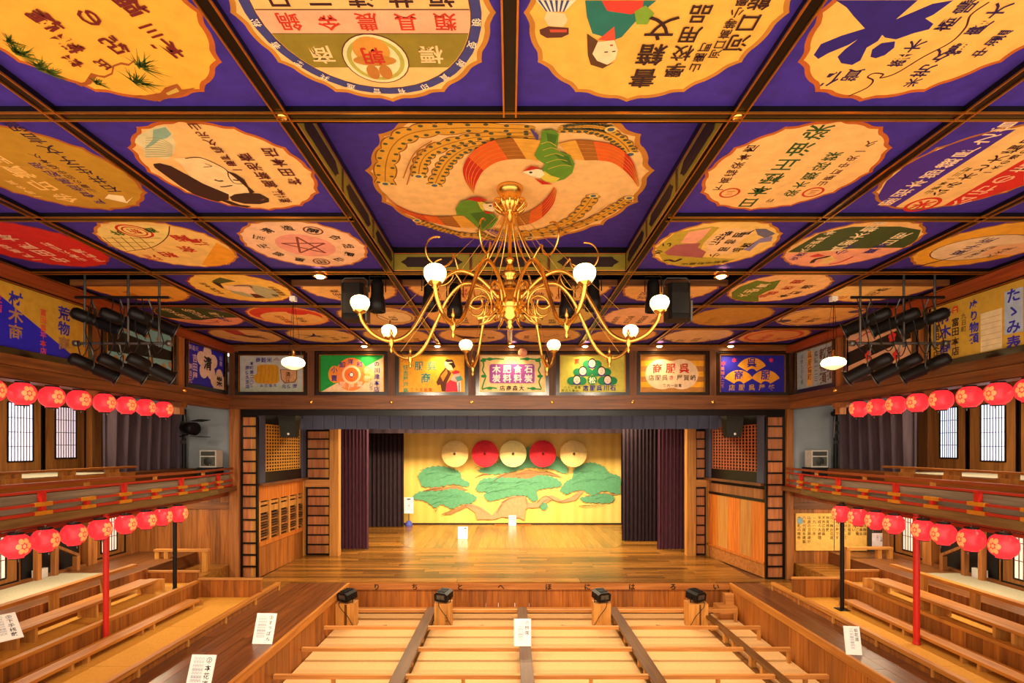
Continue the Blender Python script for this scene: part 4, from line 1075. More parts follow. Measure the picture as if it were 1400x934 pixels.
# fill tubes added to brighten the galleries and the aisles below them
for s in (-1, 1):
    for nm, x, z, e in (('gallery', 8.2, HC + 1.34, 50), ('aisle', 8.6, HC - 1.17, 36)):
        for y in (6.0, 9.6, 12.3):
            if y > 12 and nm == 'gallery': continue
            t = thing('lamp_or_fill_tube', 'added white fill tube over the %s %s, %s' % (side_name[s], nm, {6.0: 'nearest the viewer', 9.6: 'in the middle', 12.3: 'at the stage end'}[y]), 'lamp', (s * x, y, z - .05), 'added fill tubes of the galleries')
            piece('fitting', t, WHITE, s * x - .05, s * x + .05, y - .6, y + .6, z, z + .04)
            mb = MB(); mb.tube([(s * x, y - .56, z - .02), (s * x, y + .56, z - .02)], .016, 8); obj('tube', mb, FILL_TUBE, t)
            l = bpy.data.lights.new('tube_fill_light', 'AREA'); l.energy = e; l.color = (1.0, .80, .52); l.shape = 'RECTANGLE'; l.size = .08; l.size_y = 1.1
            lo = bpy.data.objects.new('tube_fill_light', l); link(lo, t, (s * x, y, z - .045))
# ------------------------------------------------------------------ stage wall: beam, signboards, side walls of the stage
YF = 13.5
fw = struct('wall_stage', label='timber stage wall with the long beam under the signboards')
xl0, xl1, xr0, xr1 = X(315, YF), X(328, YF), X(1074, YF), X(1083, YF)
piece('corner_post', fw, W_POST, xl0, xl1, 13.44, 13.66, .8, HC + 1.0); piece('corner_post', fw, W_POST, xr0, xr1, 13.44, 13.66, .8, HC + 1.0)
piece('corner_post', fw, W_DARKPOST, xl0, xl1, 13.44, 13.66, HC + 1.36, HC + 2.64); piece('corner_post', fw, W_DARKPOST, xr0, xr1, 13.44, 13.66, HC + 1.36, HC + 2.64)
piece('main_beam', fw, W_BEAM_X, -7.5, 7.5, 13.40, 13.66, HC + 1.0, HC + 1.36)
piece('beam_dark_board', fw, LACQ, xl1, xr0, 13.52, 13.6, HC + .84, HC + 1.0)  # black lacquer strip along the foot of the main beam
piece('top_beam', fw, W_BEAM_X, -7.5, 7.5, 13.42, 13.66, HC + 2.52, HC + 2.66)
piece('backing', fw, LACQ, -7.3, 7.3, 13.6, 13.64, HC + 1.36, HC + 2.52)
for px in (425, 535, 644.5, 755, 865, 975):
    x = X(px, YF); piece('mullion_post', fw, W_DARKPOST, x - .115, x + .115, 13.43, 13.6, HC + 1.36, HC + 2.52)
    mb = MB(); mb.lathe([(0, .03), (.025, .028), (.045, .012), (.05, 0)], 10, (X(px, 13.4), 13.40, Z(550, 13.4)), BRASS, (0, -1, 0)); obj('brass_boss', mb, None, fw)

def sign(label, o, u, w, h, base, fn, lean=0.0, conv=None, fr='#20120C', gold=True, name='signboard'):
    """o = lower left corner of the board as seen, u = direction to the right, lean tips the top toward the hall"""
    o = Vector(o); u = Vector(u).normalized(); n0 = u.cross(Vector((0, 0, 1)))
    v = (Vector((0, 0, 1)) * math.cos(lean) + n0 * math.sin(lean)); n = u.cross(v)
    t = thing(name, label, 'signboard', tuple(o + u * w / 2), 'painted signboards around the hall')
    def bx(a0, a1, b0, b1, d0, d1): 
        c = o + u * (a0 + a1) / 2 + v * (b0 + b1) / 2 + n * (d0 + d1) / 2
        return MB().obox(c, u * (a1 - a0) / 2, v * (b1 - b0) / 2, n * (d1 - d0) / 2)
    obj('board', bx(0, w, 0, h, -.03, 0), paint(base, .5), t)
    f = .115; FM = paint(fr, .22, 0, .1, 0, .7)
    for a0, a1, b0, b1 in ((-f, w + f, -f, 0), (-f, w + f, h, h + f * .7), (-f, 0, 0, h), (w, w + f, 0, h)): obj('frame', bx(a0, a1, b0, b1, -.05, .035), FM, t)
    if gold:
        for a0, a1, b0, b1 in ((-.016, 0, 0, h), (w, w + .016, 0, h), (-.016, w + .016, h, h + .014)): obj('gilt_edge', bx(a0, a1, b0, b1, 0, .038), GOLD, t)
    a = Art(o, u, v, .0005, conv, [(0, 0), (w, 0), (w, h), (0, h)]); fn(a, w, h); a.done(t); return t
YS = 13.46; K = YS / F
def fsign(label, px0, px1, py0, py1, base, fn, zx, zy, zs):
    """front signs: artwork coordinates are read off an enlarged crop (origin zx, zy, scale zs)"""
    w, h = (px1 - px0) * K, (py1 - py0) * K
    conv = lambda a, b: ((zx + a / zs - px0) * K, (py1 - (zy + b / zs)) * K)
    def g(a, w_, h_):
        fn(a, lambda st, x, y, sz, col, vert=True, sp=1.06, bold=.03, sx=1.0: a.text(st, *conv(x, y), sz / zs * K, col, vert, 0, sp, bold, sx))
    return sign(label, (X(px0, YS), YS, Z(py1, YS)), (1, 0, 0), w, h, base, g, 0, conv)
B1 = '#2C2A8C'
def s1(a, T):
    P = a.cp
    P([(50, 340), (610, 330), (610, 390), (50, 390)], '#A8B4A4')
    P([(200, 165), (230, 150), (360, 150), (390, 170), (390, 220), (395, 290), (380, 310), (330, 320), (200, 312), (170, 280), (165, 250), (205, 225)], '#C89014')
    for k in range(6): a.cl([(205 + k * 33, 158), (200 + k * 35, 225), (185 + k * 36, 310)], .012, '#A87410')
    P([(400, 190), (550, 200), (550, 270), (530, 305), (440, 315), (410, 280)], '#7A4A24'); P([(408, 195), (542, 205), (542, 268), (525, 298), (445, 306), (416, 275)], '#C89868')
    T('清酒', 470, 235, 46, '#4A1C14')
    T('商穀米', 210, 110, 46, B1, False); a.cl([(340, 115), (370, 90), (400, 115)], .012, '#6A3420', smooth=False); a.cl([(352, 115), (370, 103), (388, 115)], .010, '#6A3420', smooth=False)
    T('本町第二八番', 155, 140, 36, B1); T('岡佐久支店', 118, 180, 38, B1); T('込仕造元', 240, 332, 28, B1, False, 1.4); T('元佐岡', 435, 340, 40, B1, False, 1.2)
fsign('grey-blue signboard with gold rice bales and a barrel, behind the left pendant lamp', 328, 415, 486.5, 536, '#B4B8B4', s1, 320, 475, 6.364)
def s2(a, T):
    a.cp([(745, 70), (1300, 70), (1290, 90), (760, 385), (745, 385)], '#149A3C')
    q = a.conv
    a.ell(*q(875, 235), .165, .225, '#F0942C'); a.ell(*q(1150, 240), .17, .20, '#E89A34'); a.ell(*q(1020, 235), .40, .435, '#F0843C', 36)
    a.ell(*q(1160, 205), .10, .10, '#F0B450'); a.ell(*q(1158, 270), .10, .10, '#F0B450'); a.ell(*q(1205, 240), .08, .11, '#F0CC80')
    a.ell(*q(1022, 238), .245, .245, '#F4C89C', 30); a.ell(*q(1022, 238), .185, .185, '#E86820', 30); a.poly([(q(1022, 238)[0] + .085 * c, q(1022, 238)[1] + .085 * s_) for c, s_ in ((1, 0), (0, 1), (-1, 0), (0, -1))], '#4A3A78'); a.ell(*q(1022, 238), .045, .045, '#F4E4D0')
    T('小賣', 872, 195, 56, B1, True, 1.3); T('卸', 942, 152, 56, B1); T('洋', 1015, 125, 50, B1); T('和', 1090, 148, 52, B1)
    T('荒物', 1160, 205, 52, '#F4DCB0', True, 1.25); T('問', 945, 325, 56, '#F4D0B0'); T('屋', 1020, 345, 56, '#F4D0B0'); T('業', 1095, 322, 56, '#F4D0B0')
    T('の川津本店', 1242, 145, 52, B1); T('八番', 1195, 320, 34, B1)
fsign('signboard in green and cream with an orange target wheel, second from the left', 438, 524.5, 486, 536, '#F0CCA0', s2, 320, 475, 6.364)
def s3(a, T):
    P = a.cp
    T('服呉', 262, 155, 78, '#1C8A84', False, 1.35); T('商', 318, 255, 90, '#1C8A84'); T('住吉屋戸島', 150, 165, 46, '#2C9A70')
    a.cl([(115, 122), (150, 90), (185, 122)], .016, '#C03018', smooth=False); T('三', 150, 114, 26, '#C03018'); T('番十五話電', 205, 353, 30, '#C85020', False, 1.25)
    P([(405, 290), (440, 220), (485, 165), (510, 190), (530, 215), (490, 300), (480, 368), (450, 365), (440, 310), (415, 315)], '#5A2A10'); P([(440, 240), (490, 180), (500, 215), (460, 285)], '#D08020')
    P([(470, 130), (485, 105), (520, 98), (550, 120), (560, 160), (540, 190), (505, 190), (480, 165)], '#F4DCA8'); P([(475, 115), (490, 98), (540, 105), (555, 130), (530, 120), (500, 125)], '#34140C'); P([(500, 135), (550, 125), (565, 160), (545, 180), (530, 150)], '#34140C')
    P([(530, 205), (570, 190), (600, 200), (590, 225), (545, 225)], '#C82838'); P([(480, 370), (490, 300), (530, 260), (580, 255), (600, 300), (590, 368)], '#D83048'); P([(520, 270), (550, 225), (600, 215), (615, 260), (570, 290)], '#F0B4A0'); P([(560, 250), (610, 235), (625, 270), (580, 285)], '#58A09C'); P([(575, 290), (610, 280), (612, 368), (585, 368)], '#F4E4D4'); P([(592, 290), (600, 290), (600, 368), (592, 368)], '#7A3A78')
fsign('orange yellow signboard with teal characters and a robed figure, third from the left', 547, 634.5, 486, 536.5, '#F0AC28', s3, 530, 475, 6.087)
def s4(a, T):
    P = a.cp; GN = '#1C8A3C'
    for pts in ([(790, 100), (800, 150), (790, 190), (815, 240), (800, 290), (785, 345)], [(1255, 100), (1270, 150), (1255, 190), (1275, 240), (1260, 290), (1280, 345)], [(785, 95), (850, 100), (900, 95), (970, 100)], [(1100, 98), (1170, 95), (1230, 100), (1275, 92)], [(785, 350), (840, 335), (910, 342)], [(1160, 340), (1220, 345), (1280, 350)]): a.cl(pts, .035, GN)
    for x, y in ((800, 240), (1268, 240), (795, 110), (1250, 110), (850, 98), (1160, 97), (850, 340), (1210, 343)): a.ell(*a.conv(x, y), .075, .04, GN)
    r = 20; x0, x1, y0, y1 = 848, 1222, 140, 298
    pts = []
    for (cx_, cy_, t0) in ((x1 - r, y0 + r, -90), (x1 - r, y1 - r, 0), (x0 + r, y1 - r, 90), (x0 + r, y0 + r, 180)):
        for k in range(5): t = math.radians(t0 + k * 22.5); pts.append((cx_ + r * math.cos(t), cy_ + r * math.sin(t)))
    P(pts, '#9C4CA0')
    T('木肥食石', 905, 182, 70, '#F8E8E0', False, 1.27, .05); T('炭料料炭', 905, 258, 70, '#F8E8E0', False, 1.27, .05); T('店商森大', 955, 340, 46, '#34180C', False, 1.15)
    a.cl([(998, 112), (1035, 84), (1075, 112)], .018, '#B03818', smooth=False); T('コ', 1036, 112, 30, '#8A3418')
fsign('signboard with a purple lettered block inside a green ribbon border, centre of the stage beam', 656.5, 744.5, 486, 536.5, '#F0D090', s4, 530, 475, 6.087)
def s5(a, T):
    for x, y in ((362, 130), (285, 195), (440, 195), (235, 268), (490, 268)):
        for dx in (-38, 38): a.ell(*a.conv(x + dx, y + 12), .135, .11, '#14804C')
        a.ell(*a.conv(x, y + 28), .10, .06, '#3A2A78'); a.ell(*a.conv(x, y - 3), .105, .115, '#241410'); a.ell(*a.conv(x, y + 4), .088, .10, '#F4D4C0')
        a.ell(*a.conv(x - 8, y), .012, .008, '#34140C', 6); a.ell(*a.conv(x + 8, y), .012, .008, '#34140C', 6); a.ell(*a.conv(x, y + 16), .018, .010, '#C03020', 6)
    a.ell(*a.conv(363, 273), .125, .125, '#1C7A30'); T('松', 363, 275, 58, '#F4ECD0', bold=.05); T('寶', 237, 115, 44, '#C83C1C'); T('塩', 500, 115, 44, '#C83C1C')
    T('店服呉川石', 308, 340, 48, B1, False, 1.18, .05); T('八九二話電', 140, 335, 24, '#4A5A18', False, 1.2); T('町日九鹿山', 120, 360, 22, '#4A5A18', False, 1.3)
fsign('lime signboard with five round doll heads on green cushions', 766, 854, 486, 536.5, '#C8C048', s5, 750, 475, 6.087)
def s6(a, T):
    for k in range(3): a.cp([(760, 112 + k * 88), (1300, 112 + k * 88), (1300, 156 + k * 88), (760, 156 + k * 88)], '#F0A81C')
    q = a.conv; a.ell(*q(943, 224), .435, .395, '#ECCCA4', 36); a.ell(*q(1107, 224), .435, .395, '#ECCCA4', 36)
    a.rect(*[q(905, 0)[0], q(1140, 0)[0]], q(0, 338)[1], q(0, 112)[1], '#ECCCA4')
    T('商服呉', 905, 175, 84, '#C8281C', False, 1.33, .05); T('店服呉', 855, 253, 50, '#6A4A34', False, 1.12); T('屋賀崎', 1090, 253, 50, '#6A4A34', False, 1.12); T('き', 1022, 252, 42, '#C8281C'); T('番六一話電', 965, 318, 28, '#5A3A28', False, 1.15)
fsign('signboard with orange and brown stripes behind a pale double oval', 876, 962.5, 486, 536.5, '#B47830', s6, 750, 475, 6.087)
def fan(a, cx_, cy_, r1, r0, col, t0=30, t1=150):
    q = a.conv; P = []
    for k in range(13): t = math.radians(t0 + (t1 - t0) * k / 12); P.append((cx_ + r1 * math.cos(t), cy_ - r1 * math.sin(t)))
    for k in range(13): t = math.radians(t1 - (t1 - t0) * k / 12); P.append((cx_ + r0 * math.cos(t), cy_ - r0 * math.sin(t)))
    a.cp(P, col)
def s7(a, T):
    for cx_, cy_, ch in ((432, 232, '呉'), (318, 340, '商'), (552, 340, '服')):
        fan(a, cx_, cy_, 142, 46, '#EBA02C'); T(ch, cx_, cy_ - 98, 84, '#2A22A0', bold=.05)
    T('店服呉屋蜂', 258, 350, 56, '#B88A50', False, 1.55, .05)
    for x, y in ((185, 140), (278, 112), (598, 112)):
        P = [(x + (24 if k % 2 == 0 else 12) * math.cos(PI / 2 + k * PI / 6), y - (24 if k % 2 == 0 else 12) * math.sin(PI / 2 + k * PI / 6)) for k in range(12)]; a.cp(P, '#E03048')
    T('電話八二番', 178, 185, 32, '#C87060', True, 1.2)
fsign('blue signboard with three orange folding fans, rightmost on the stage beam', 984.5, 1072, 486, 536.5, '#2420A0', s7, 960, 475, 6.364)

# side signboards
XS = 7.36
def ssign(s, label, ynear, yfar, base, fn):
    w = yfar - ynear; h = .95; z0 = HC + 1.47
    if s < 0: o, u = (-XS, ynear, z0), (0, 1, 0)        # seen from the hall, right = toward the stage
    else: o, u = (XS, yfar, z0), (0, -1, 0)
    return sign(label, o, u, w, h, base, fn, 0.0)
def L1(a, w, h):
    a.poly([(0, 0), (w - .1, 0), (w * .30, h), (0, h)], '#2620C8')
    k = h / .95
    a.text('材木商', w - 1.25, .74, .23, '#2C28A8', bold=.05); a.text('荒物商', w - .42, .74, .23, '#2C28A8', bold=.05)
    a.text('木商', w - 1.25, .74 - .244, .23, '#A87C50', bold=.05); a.text('商', w - .42, .74 - .488, .23, '#A87C50', bold=.05)
    a.text('富田喜平', w - 1.72, .72, .14, '#E03838', bold=.03); a.text('支店', w - 1.52, .68, .13, '#E03838', bold=.03); a.text('富田喜平本店', w - .80, .66, .115, '#E04838', bold=.03); a.text('小倉屋', w - 2.2, .72, .2, '#A87C50', bold=.04)
ssign(-1, 'large signboard split diagonally into bright blue and gold, upper left wall', 6.2, 8.92, '#C89C34', L1)
def L2(a, w, h):
    a.poly([(0, .3), (w, .42), (w, .62), (0, .75)], '#141010')
    for k in range(10): a.ell(.25 + k * .19, .18 + .07 * ((k * 7) % 3), .06, .08, '#A8804C', 8, .6)
    for k in range(5): a.ell(.5 + k * .3, .8, .07, .05, '#A8804C', 8, .4)
    a.text('山', .25, .8, .16, '#E0A030', bold=.05)
ssign(-1, 'light blue signboard with gold leaves and a black band, behind the left spotlights', 9.38, 11.2, '#78B0BC', L2)
def blossom(a, cx_, cy_, r, col):
    for k in range(5):
        t = PI / 2 + k * 2 * PI / 5; a.ell(cx_ + r * .58 * math.cos(t), cy_ + r * .58 * math.sin(t), r * .46, r * .42, col, 14, t)
    a.ell(cx_, cy_, r * .4, r * .4, col, 12)
def L3(a, w, h):
    blossom(a, w * .52, .58, .42, '#E0C8C0'); blossom(a, w * .86, .12, .38, '#D8C0A8')
    a.text('清', w * .52, .58, .34, '#1C1418', bold=.06); a.text('樂', w * .86, .2, .26, '#1C1418', bold=.06); a.text('吉田屋', w * .18, .62, .2, '#D0B8D8', bold=.04); a.text('製造元', w * .06, .85, .12, '#D0B8D8', False); a.text('醸造元', w * .06, .40, .15, '#D0B8D8'); a.text('山鹿', w * .9, .8, .13, '#D0B8D8')
ssign(-1, 'blue signboard with pale cherry blossoms and a black character, upper left corner', 11.76, 13.25, '#2A24B8', L3)
def R3(a, w, h):
    for st, x, sz, col in (('山鹿九日町通', .15, .12, '#3A5A78'), ('御料理仕出し', .32, .10, '#3A5068')): a.text(st, x * w, .82, sz, col)
    a.poly([(w * .30, .05), (w * .46, .05), (w * .46, .9), (w * .30, .9)], '#D8A858')
    a.text('呉服橋町', w * .38, .80, .17, '#7A4A28', bold=.04); a.text('橋詰一二三', w * .56, .78, .14, '#4A4454', bold=.03); a.text('新物類', w * .74, .74, .27, '#5A3A28', bold=.05); a.text('荒物類', w * .92, .74, .25, '#5A3A28', bold=.05)
ssign(1, 'grey-blue signboard with brown columns of characters, behind the right pendant lamp', 11.72, 13.2, '#9CB0BC', R3)
def R2(a, w, h):
    a.poly([(0, .3), (w, .55), (w, .8), (0, .6)], '#161010'); a.poly([(0, .02), (.5, .02), (.9, .4), (0, .28)], '#D8B088')
    blossom(a, w * .35, .42, .10, '#D83028'); blossom(a, w * .72, .66, .10, '#D83028'); blossom(a, w * .78, .3, .10, '#D83028'); a.line([(.1, .75), (.6, .9), (1.4, .8)], .03, '#C8504C')
ssign(1, 'beige signboard with a black band and red blossoms, behind the right spotlights', 9.4, 11.2, '#DCB498', R2)
def R1(a, w, h):
    a.rect(.95, 1.3, .02, .62, '#E8D4A8'); 
    for k in range(6): a.line([(.96, .1 + k * .085), (1.29, .1 + k * .085)], .006, '#B89858')
    a.rect(1.34, 1.62, .2, .84, '#A8BCD8')
    a.text('たゝみ表', 1.48, .76, .22, '#2C28A8', bold=.05); a.text('ぬり物類', .84, .80, .17, '#2C28A8', bold=.05); a.text('材木商', .30, .74, .24, '#2C28A8', bold=.05); a.text('富田支店', .12, .58, .14, '#34201C', bold=.03); a.text('富田本店', .50, .60, .15, '#34201C', bold=.03); a.text('九日町', .66, .66, .10, '#5A4A20')
    for x, y in ((.12, .73), (.50, .80)): a.rect(x - .05, x + .05, y - .05, y + .06, '#D84028'); a.rect(x - .032, x + .032, y - .05, y + .03, '#D8A83C'); a.rect(x - .04, x + .04, y - .01, y + .005, '#D84028')
    a.text('荒物', 2.1, .7, .25, '#2C28A8', bold=.05)
ssign(1, 'large yellow signboard with blue characters and two red marks, upper right wall', 6.2, 9.0, '#CCA43C', R1)

# outer panels of black bars over cedar boards
def ladder(label, x0, x1, y, zs, split=0.0):
    t = struct('barred_panel', label=label)
    piece('side_bar', t, LACQ, x0, x0 + .05, y - .04, y + .04, zs[0], zs[-1]); piece('side_bar', t, LACQ, x1 - .05, x1, y - .04, y + .04, zs[0], zs[-1])
    for k in range(len(zs) - 1):
        piece('cross_bar', t, LACQ, x0 + .05, x1 - .05, y - .035, y + .04, zs[k], zs[k] + .045)
        if split: piece('board', t, W_LADDER, x0 + .05, x0 + .05 + (x1 - x0 - .1) * split, y, y + .03, zs[k] + .045, zs[k + 1]); piece('board', t, W_LIGHT_Z, x0 + .05 + (x1 - x0 - .1) * split, x1 - .05, y, y + .03, zs[k] + .045, zs[k + 1])
        else: piece('board', t, W_LADDER, x0 + .05, x1 - .05, y, y + .03, zs[k] + .045, zs[k + 1])
    piece('cross_bar', t, LACQ, x0 + .05, x1 - .05, y - .035, y + .04, zs[-1] - .045, zs[-1])
zz = [SZ + k * (HC + .84 - SZ) / 14 for k in range(15)]
ladder('tall panel of cedar boards between black bars, left stage corner', X(328.5, YF), X(352, YF), 13.55, zz, .58)
ladder('tall panel of cedar boards between black bars, right stage corner', X(1047.5, YF), X(1073.5, YF), 13.55, zz)
# side walls of the stage front, from the outer panels back to the inner posts
YI = 16.5
def stage_side(s, pa, pb, kind):
    """pa, pb: (x, y) near and far ends of the wall"""
    t = struct('wall_stage_' + side_name[s])
    pa = Vector((pa[0], pa[1], 0)); pb = Vector((pb[0], pb[1], 0)); d = pb - pa; L = d.length; d.normalize(); n = Vector((-d.y, d.x, 0)) * (1 if s > 0 else -1)   # n points into the stage
    if n.x * s > 0: n = -n
    def bx(nm, mat, a0, a1, z0, z1, t0, t1):
        mb = MB(); c = pa + d * (a0 + a1) / 2 + n * (t0 + t1) / 2; c.z = (z0 + z1) / 2
        mb.obox(c, d * (a1 - a0) / 2, n * (t1 - t0) / 2, (0, 0, (z1 - z0) / 2)); return obj(nm, mb, mat, t)
    ZL = HC - 1.02
    bx('dark_backing', BLACK, 0, L, SZ, HC + 1.0, -.12, -.08)
    bx('ledge', W_BEAM_Y, 0, L, ZL, ZL + .07, -.08, .14)
    for a0, a1 in ((0, .28), (L - .30, L)): bx('slate_post', SLATE, a0, a1, ZL + .07, HC + .86, -.06, .06)
    bx('slate_base', LACQ, .28, L - .30, ZL + .07, ZL + .36, -.06, .03)
    z0, z1 = ZL + .36, HC + .62; a0, a1 = .30, L - .32
    nv, nh = 15, 14
    GM = paint('#C88A2C', .5) if s < 0 else paint('#B86030', .5)
    for k in range(nv + 1): q = a0 + (a1 - a0) * k / nv; bx('lattice_bar', GM, q - .024, q + .024, z0, z1, -.012, .0)
    if s < 0:
        for k in range(nh + 1): q = z0 + (z1 - z0) * k / nh; bx('lattice_bar', GM, a0, a1, q - .02, q + .02, -.014, -.002)
    else:
        for k in range(nh + 1): q = z0 + (z1 - z0) * k / nh; bx('lattice_bar', GM, a0, a1, q - .012, q + .012, -.024, -.012)
    if s < 0:
        bx('upper_band', W_ORANGE, 0, L, ZL - .42, ZL, -.08, 0)
        x = 0
        m = 5; w = L / m
        for k in range(m):
            bx('stile', W_LIGHT_Z, k * w, k * w + .09, ZL - 1.5, ZL - .42, -.06, .03)
            for j in range(9): 
                zq = ZL - 1.44 + j * .075; bx('louvre_slat', W_DARKPOST if j % 3 else W_POST, k * w + .09, (k + 1) * w, zq, zq + .045, -.05, .0)
            bx('panel', W_LIGHT_Z, k * w + .12, (k + 1) * w - .03, ZL - .74, ZL - .58, -.05, 0); bx('panel', W_LIGHT_Z, k * w + .12, (k + 1) * w - .03, ZL - .53, ZL - .46, -.05, 0)
        bx('mid_rail', W_ORANGE, 0, L, ZL - 1.62, ZL - 1.5, -.06, .03)
        for k in range(4): bx('lower_board', W_FASC_Z, k * L / 4 + .003, (k + 1) * L / 4 - .003, SZ, ZL - 1.62, -.07, 0)
    else:
        bx('upper_band', W_POST, .1, L - .1, ZL - .36, ZL - .10, -.06, 0); bx('upper_line', LACQ, 0, L, ZL - .44, ZL - .36, -.06, .02)
        m = 5
        for k in range(m): bx('panel_board', W_ORANGE if k % 2 == 0 else W_LIGHT_Z, k * L / m + .003, (k + 1) * L / m - .003, SZ + .42, ZL - .44, -.06, 0)
        bx('mid_rail', W_ORANGE, 0, L, SZ + .36, SZ + .42, -.06, .05); bx('lower_board', W_FASC_X, 0, L, SZ, SZ + .36, -.06, .02)
    bx('end_post', W_LIGHT_Z, L - .12, L, SZ, ZL, -.08, .05)
stage_side(-1, (X(352, 13.6), 13.62), (X(416, YI), YI), 0)
stage_side(1, (X(1047, 13.6), 13.62), (X(967, YI), YI), 1)
# inner proscenium: posts and barred panels
ip = struct('trim_3', label='inner stage posts')
piece('inner_post', ip, W_LIGHT_Z, X(452, YI), X(464, YI), YI - .1, YI + .15, SZ, HC + .75); piece('inner_post', ip, W_LIGHT_Z, X(938, YI), X(950, YI), YI - .1, YI + .15, SZ, HC + .75)
zl = [Z(759 - k * 13.2, YI) for k in range(8)]; zu = [Z(655 - k * 13.4, YI) for k in range(6)]
for a0, a1, nm in ((418, 451.5, 'left'), (950.5, 966, 'right')):
    ladder('lower cedar panel with black bars beside the %s inner stage post' % nm, X(a0, YI), X(a1, YI), YI + .05, zl, .82 if nm == 'left' else 0)
    ladder('upper cedar panel with black bars beside the %s inner stage post' % nm, X(a0, YI), X(a1, YI), YI + .05, zu, .82 if nm == 'left' else 0)
    piece('ledge', ip, W_LIGHT_X, X(a0, YI), X(a1, YI), YI - .06, YI + .1, zl[-1] + .02, zu[0] - .02)
# dark box of the stage house
sh = struct('wall_stage_back')
piece('back_wall', sh, BLACK, -9.2, 9.2, 24.4, 24.5, .2, 7.2); piece('wing_wall', sh, BLACK, -9.2, -9.1, 16.6, 24.4, .2, 7.2); piece('wing_wall', sh, BLACK, 9.1, 9.2, 16.6, 24.4, .2, 7.2)
piece('stage_ceiling', sh, BLACK, -9.2, 9.2, 13.66, 24.5, HC + 2.0, HC + 2.1); piece('wing_return', sh, BLACK, -9.2, X(418, YI), YI + .12, YI + .16, .8, 7.0); piece('wing_return', sh, BLACK, X(966, YI), 9.2, YI + .12, YI + .16, .8, 7.0)

# ------------------------------------------------------------------ curtains, valance, backdrop
def pleats(x0, x1, y, z0, z1, n, amp, seed=1, nx=8, sway=0.0):
    r = random.Random(seed); mb = MB(); cols_ = n * nx; rows = 5; vs = []
    for j in range(rows + 1):
        t = j / rows
        for i in range(cols_ + 1):
            ph_ = 2 * PI * i / nx; x = x0 + (x1 - x0) * i / cols_
            vs.append((x + .2 * amp * math.sin(ph_ * 2 + 1), y + amp * math.sin(ph_ + .5 * math.sin(i * .13)) * (.8 + .2 * t) + sway * (1 - t) * math.sin(i * .05), z0 + (z1 - z0) * t))
    fs = [(j * (cols_ + 1) + i, j * (cols_ + 1) + i + 1, (j + 1) * (cols_ + 1) + i + 1, (j + 1) * (cols_ + 1) + i) for j in range(rows) for i in range(cols_)]
    mb.add(vs, fs, None, True); return mb
ZT = HC + 1.3
solo('stage_curtain', pleats(X(465, 17.4), X(503.5, 17.4), 17.4, SZ + .02, ZT, 8, .05, 1), CURT_PLUM, 'plum pleated curtain hanging beside the left inner stage post', 'curtain', 'stage wing curtains')
solo('stage_curtain', pleats(X(898, 17.4), X(938, 17.4), 17.4, SZ + .02, ZT, 8, .05, 2), CURT_PLUM, 'plum pleated curtain hanging beside the right inner stage post', 'curtain', 'stage wing curtains')
solo('stage_curtain', pleats(X(495, 22.4), X(552, 22.4), 22.4, SZ + .02, ZT, 10, .05, 3), CURT_BLACK, 'near black pleated curtain left of the pine backdrop', 'curtain', 'stage wing curtains')
solo('stage_curtain', pleats(X(850, 19.0), X(902, 19.0), 19.0, SZ + .02, ZT, 10, .05, 4), CURT_BLACK, 'near black pleated curtain right of the pine backdrop', 'curtain', 'stage wing curtains')
solo('overhead_border', pleats(X(470, 20.5), X(930, 20.5), 20.5, Z(592.5, 20.5), ZT + .3, 30, .03, 5), CURT_BLACK, 'black cloth border hanging across the stage above the backdrop', 'curtain')
# valance of overlapping box pleats
YV = 15.9
vt = thing('stage_valance', 'slate blue pleated valance across the top of the stage opening', 'valance', (0, YV, Z(587, YV)))
n = 38; xv0, xv1 = X(412, YV), X(985, YV); w = (xv1 - xv0) / n
mb0 = MB(); vs = []
zb0, zt0 = Z(587, YV), Z(566, YV)
for zq in (zb0, (zb0 + zt0) / 2, zt0):
    vs += [(0, 0, zq), (w * .12, -.045, zq), (w * .9, -.015, zq), (w * 1.04, .02, zq)]
mb0.add(vs, [(r_ * 4 + c_, r_ * 4 + c_ + 1, r_ * 4 + c_ + 5, r_ * 4 + c_ + 4) for r_ in range(2) for c_ in range(3)], None, False)
me0 = mesh_of('pleat', mb0, VALANCE)
for k in range(n): o = bpy.data.objects.new('pleat', me0); link(o, vt, (xv0 + k * w, YV + random.uniform(-.01, .01), random.uniform(-.012, .012)))
for xq in (xv0 - .08, xv1 + .08):
    mb = MB(); mb.lathe([(0, -.0), (.12, 0), (.17, .06), (.18, .25), (.15, .42), (0, .42)], 12, (xq, YV, zb0), VALANCE); obj('gathered_end', mb, None, vt)

# backdrop of gold cloth with pines
YD = 23.2
bd = thing('stage_backdrop', 'gold stage backdrop cloth painted with spreading green pine trees', 'backdrop', (X(700, YD), YD, SZ))
obj('cloth', pleats(X(551.5, YD), X(849.5, YD), YD + .06, SZ + .03, Z(588, YD), 24, .012, 6), cloth('gold_cloth', '#F2CC74', '#E8BC5A', (1, 1, .3), .55), bd)
piece('hem_bar', bd, BLACK, X(551, YD), X(850, YD), YD - .02, YD + .04, SZ, SZ + .05)
KD = YD / F; x00 = X(700, YD)
conv = lambda a_, b_: ((540 + a_ / 4.375 - 700) * KD, (690 - (580 + b_ / 4.375)) * KD)
a = Art((x00, YD - .005, Z(690, YD)), (1, 0, 0), (0, 0, 1), .0006, conv)
TR, PG, PD = '#C09468', '#5A9A70', '#4C8860'
def bumpy(pts, col, amp=7, k=5):
    q = spline([(x, y, 0) for x, y in pts + [pts[0]]], k); P = []
    for i, v in enumerate(q[:-1]): P.append((v.x, v.y + (amp if i % 2 else -amp) * .5))
    a.cp(P, col)
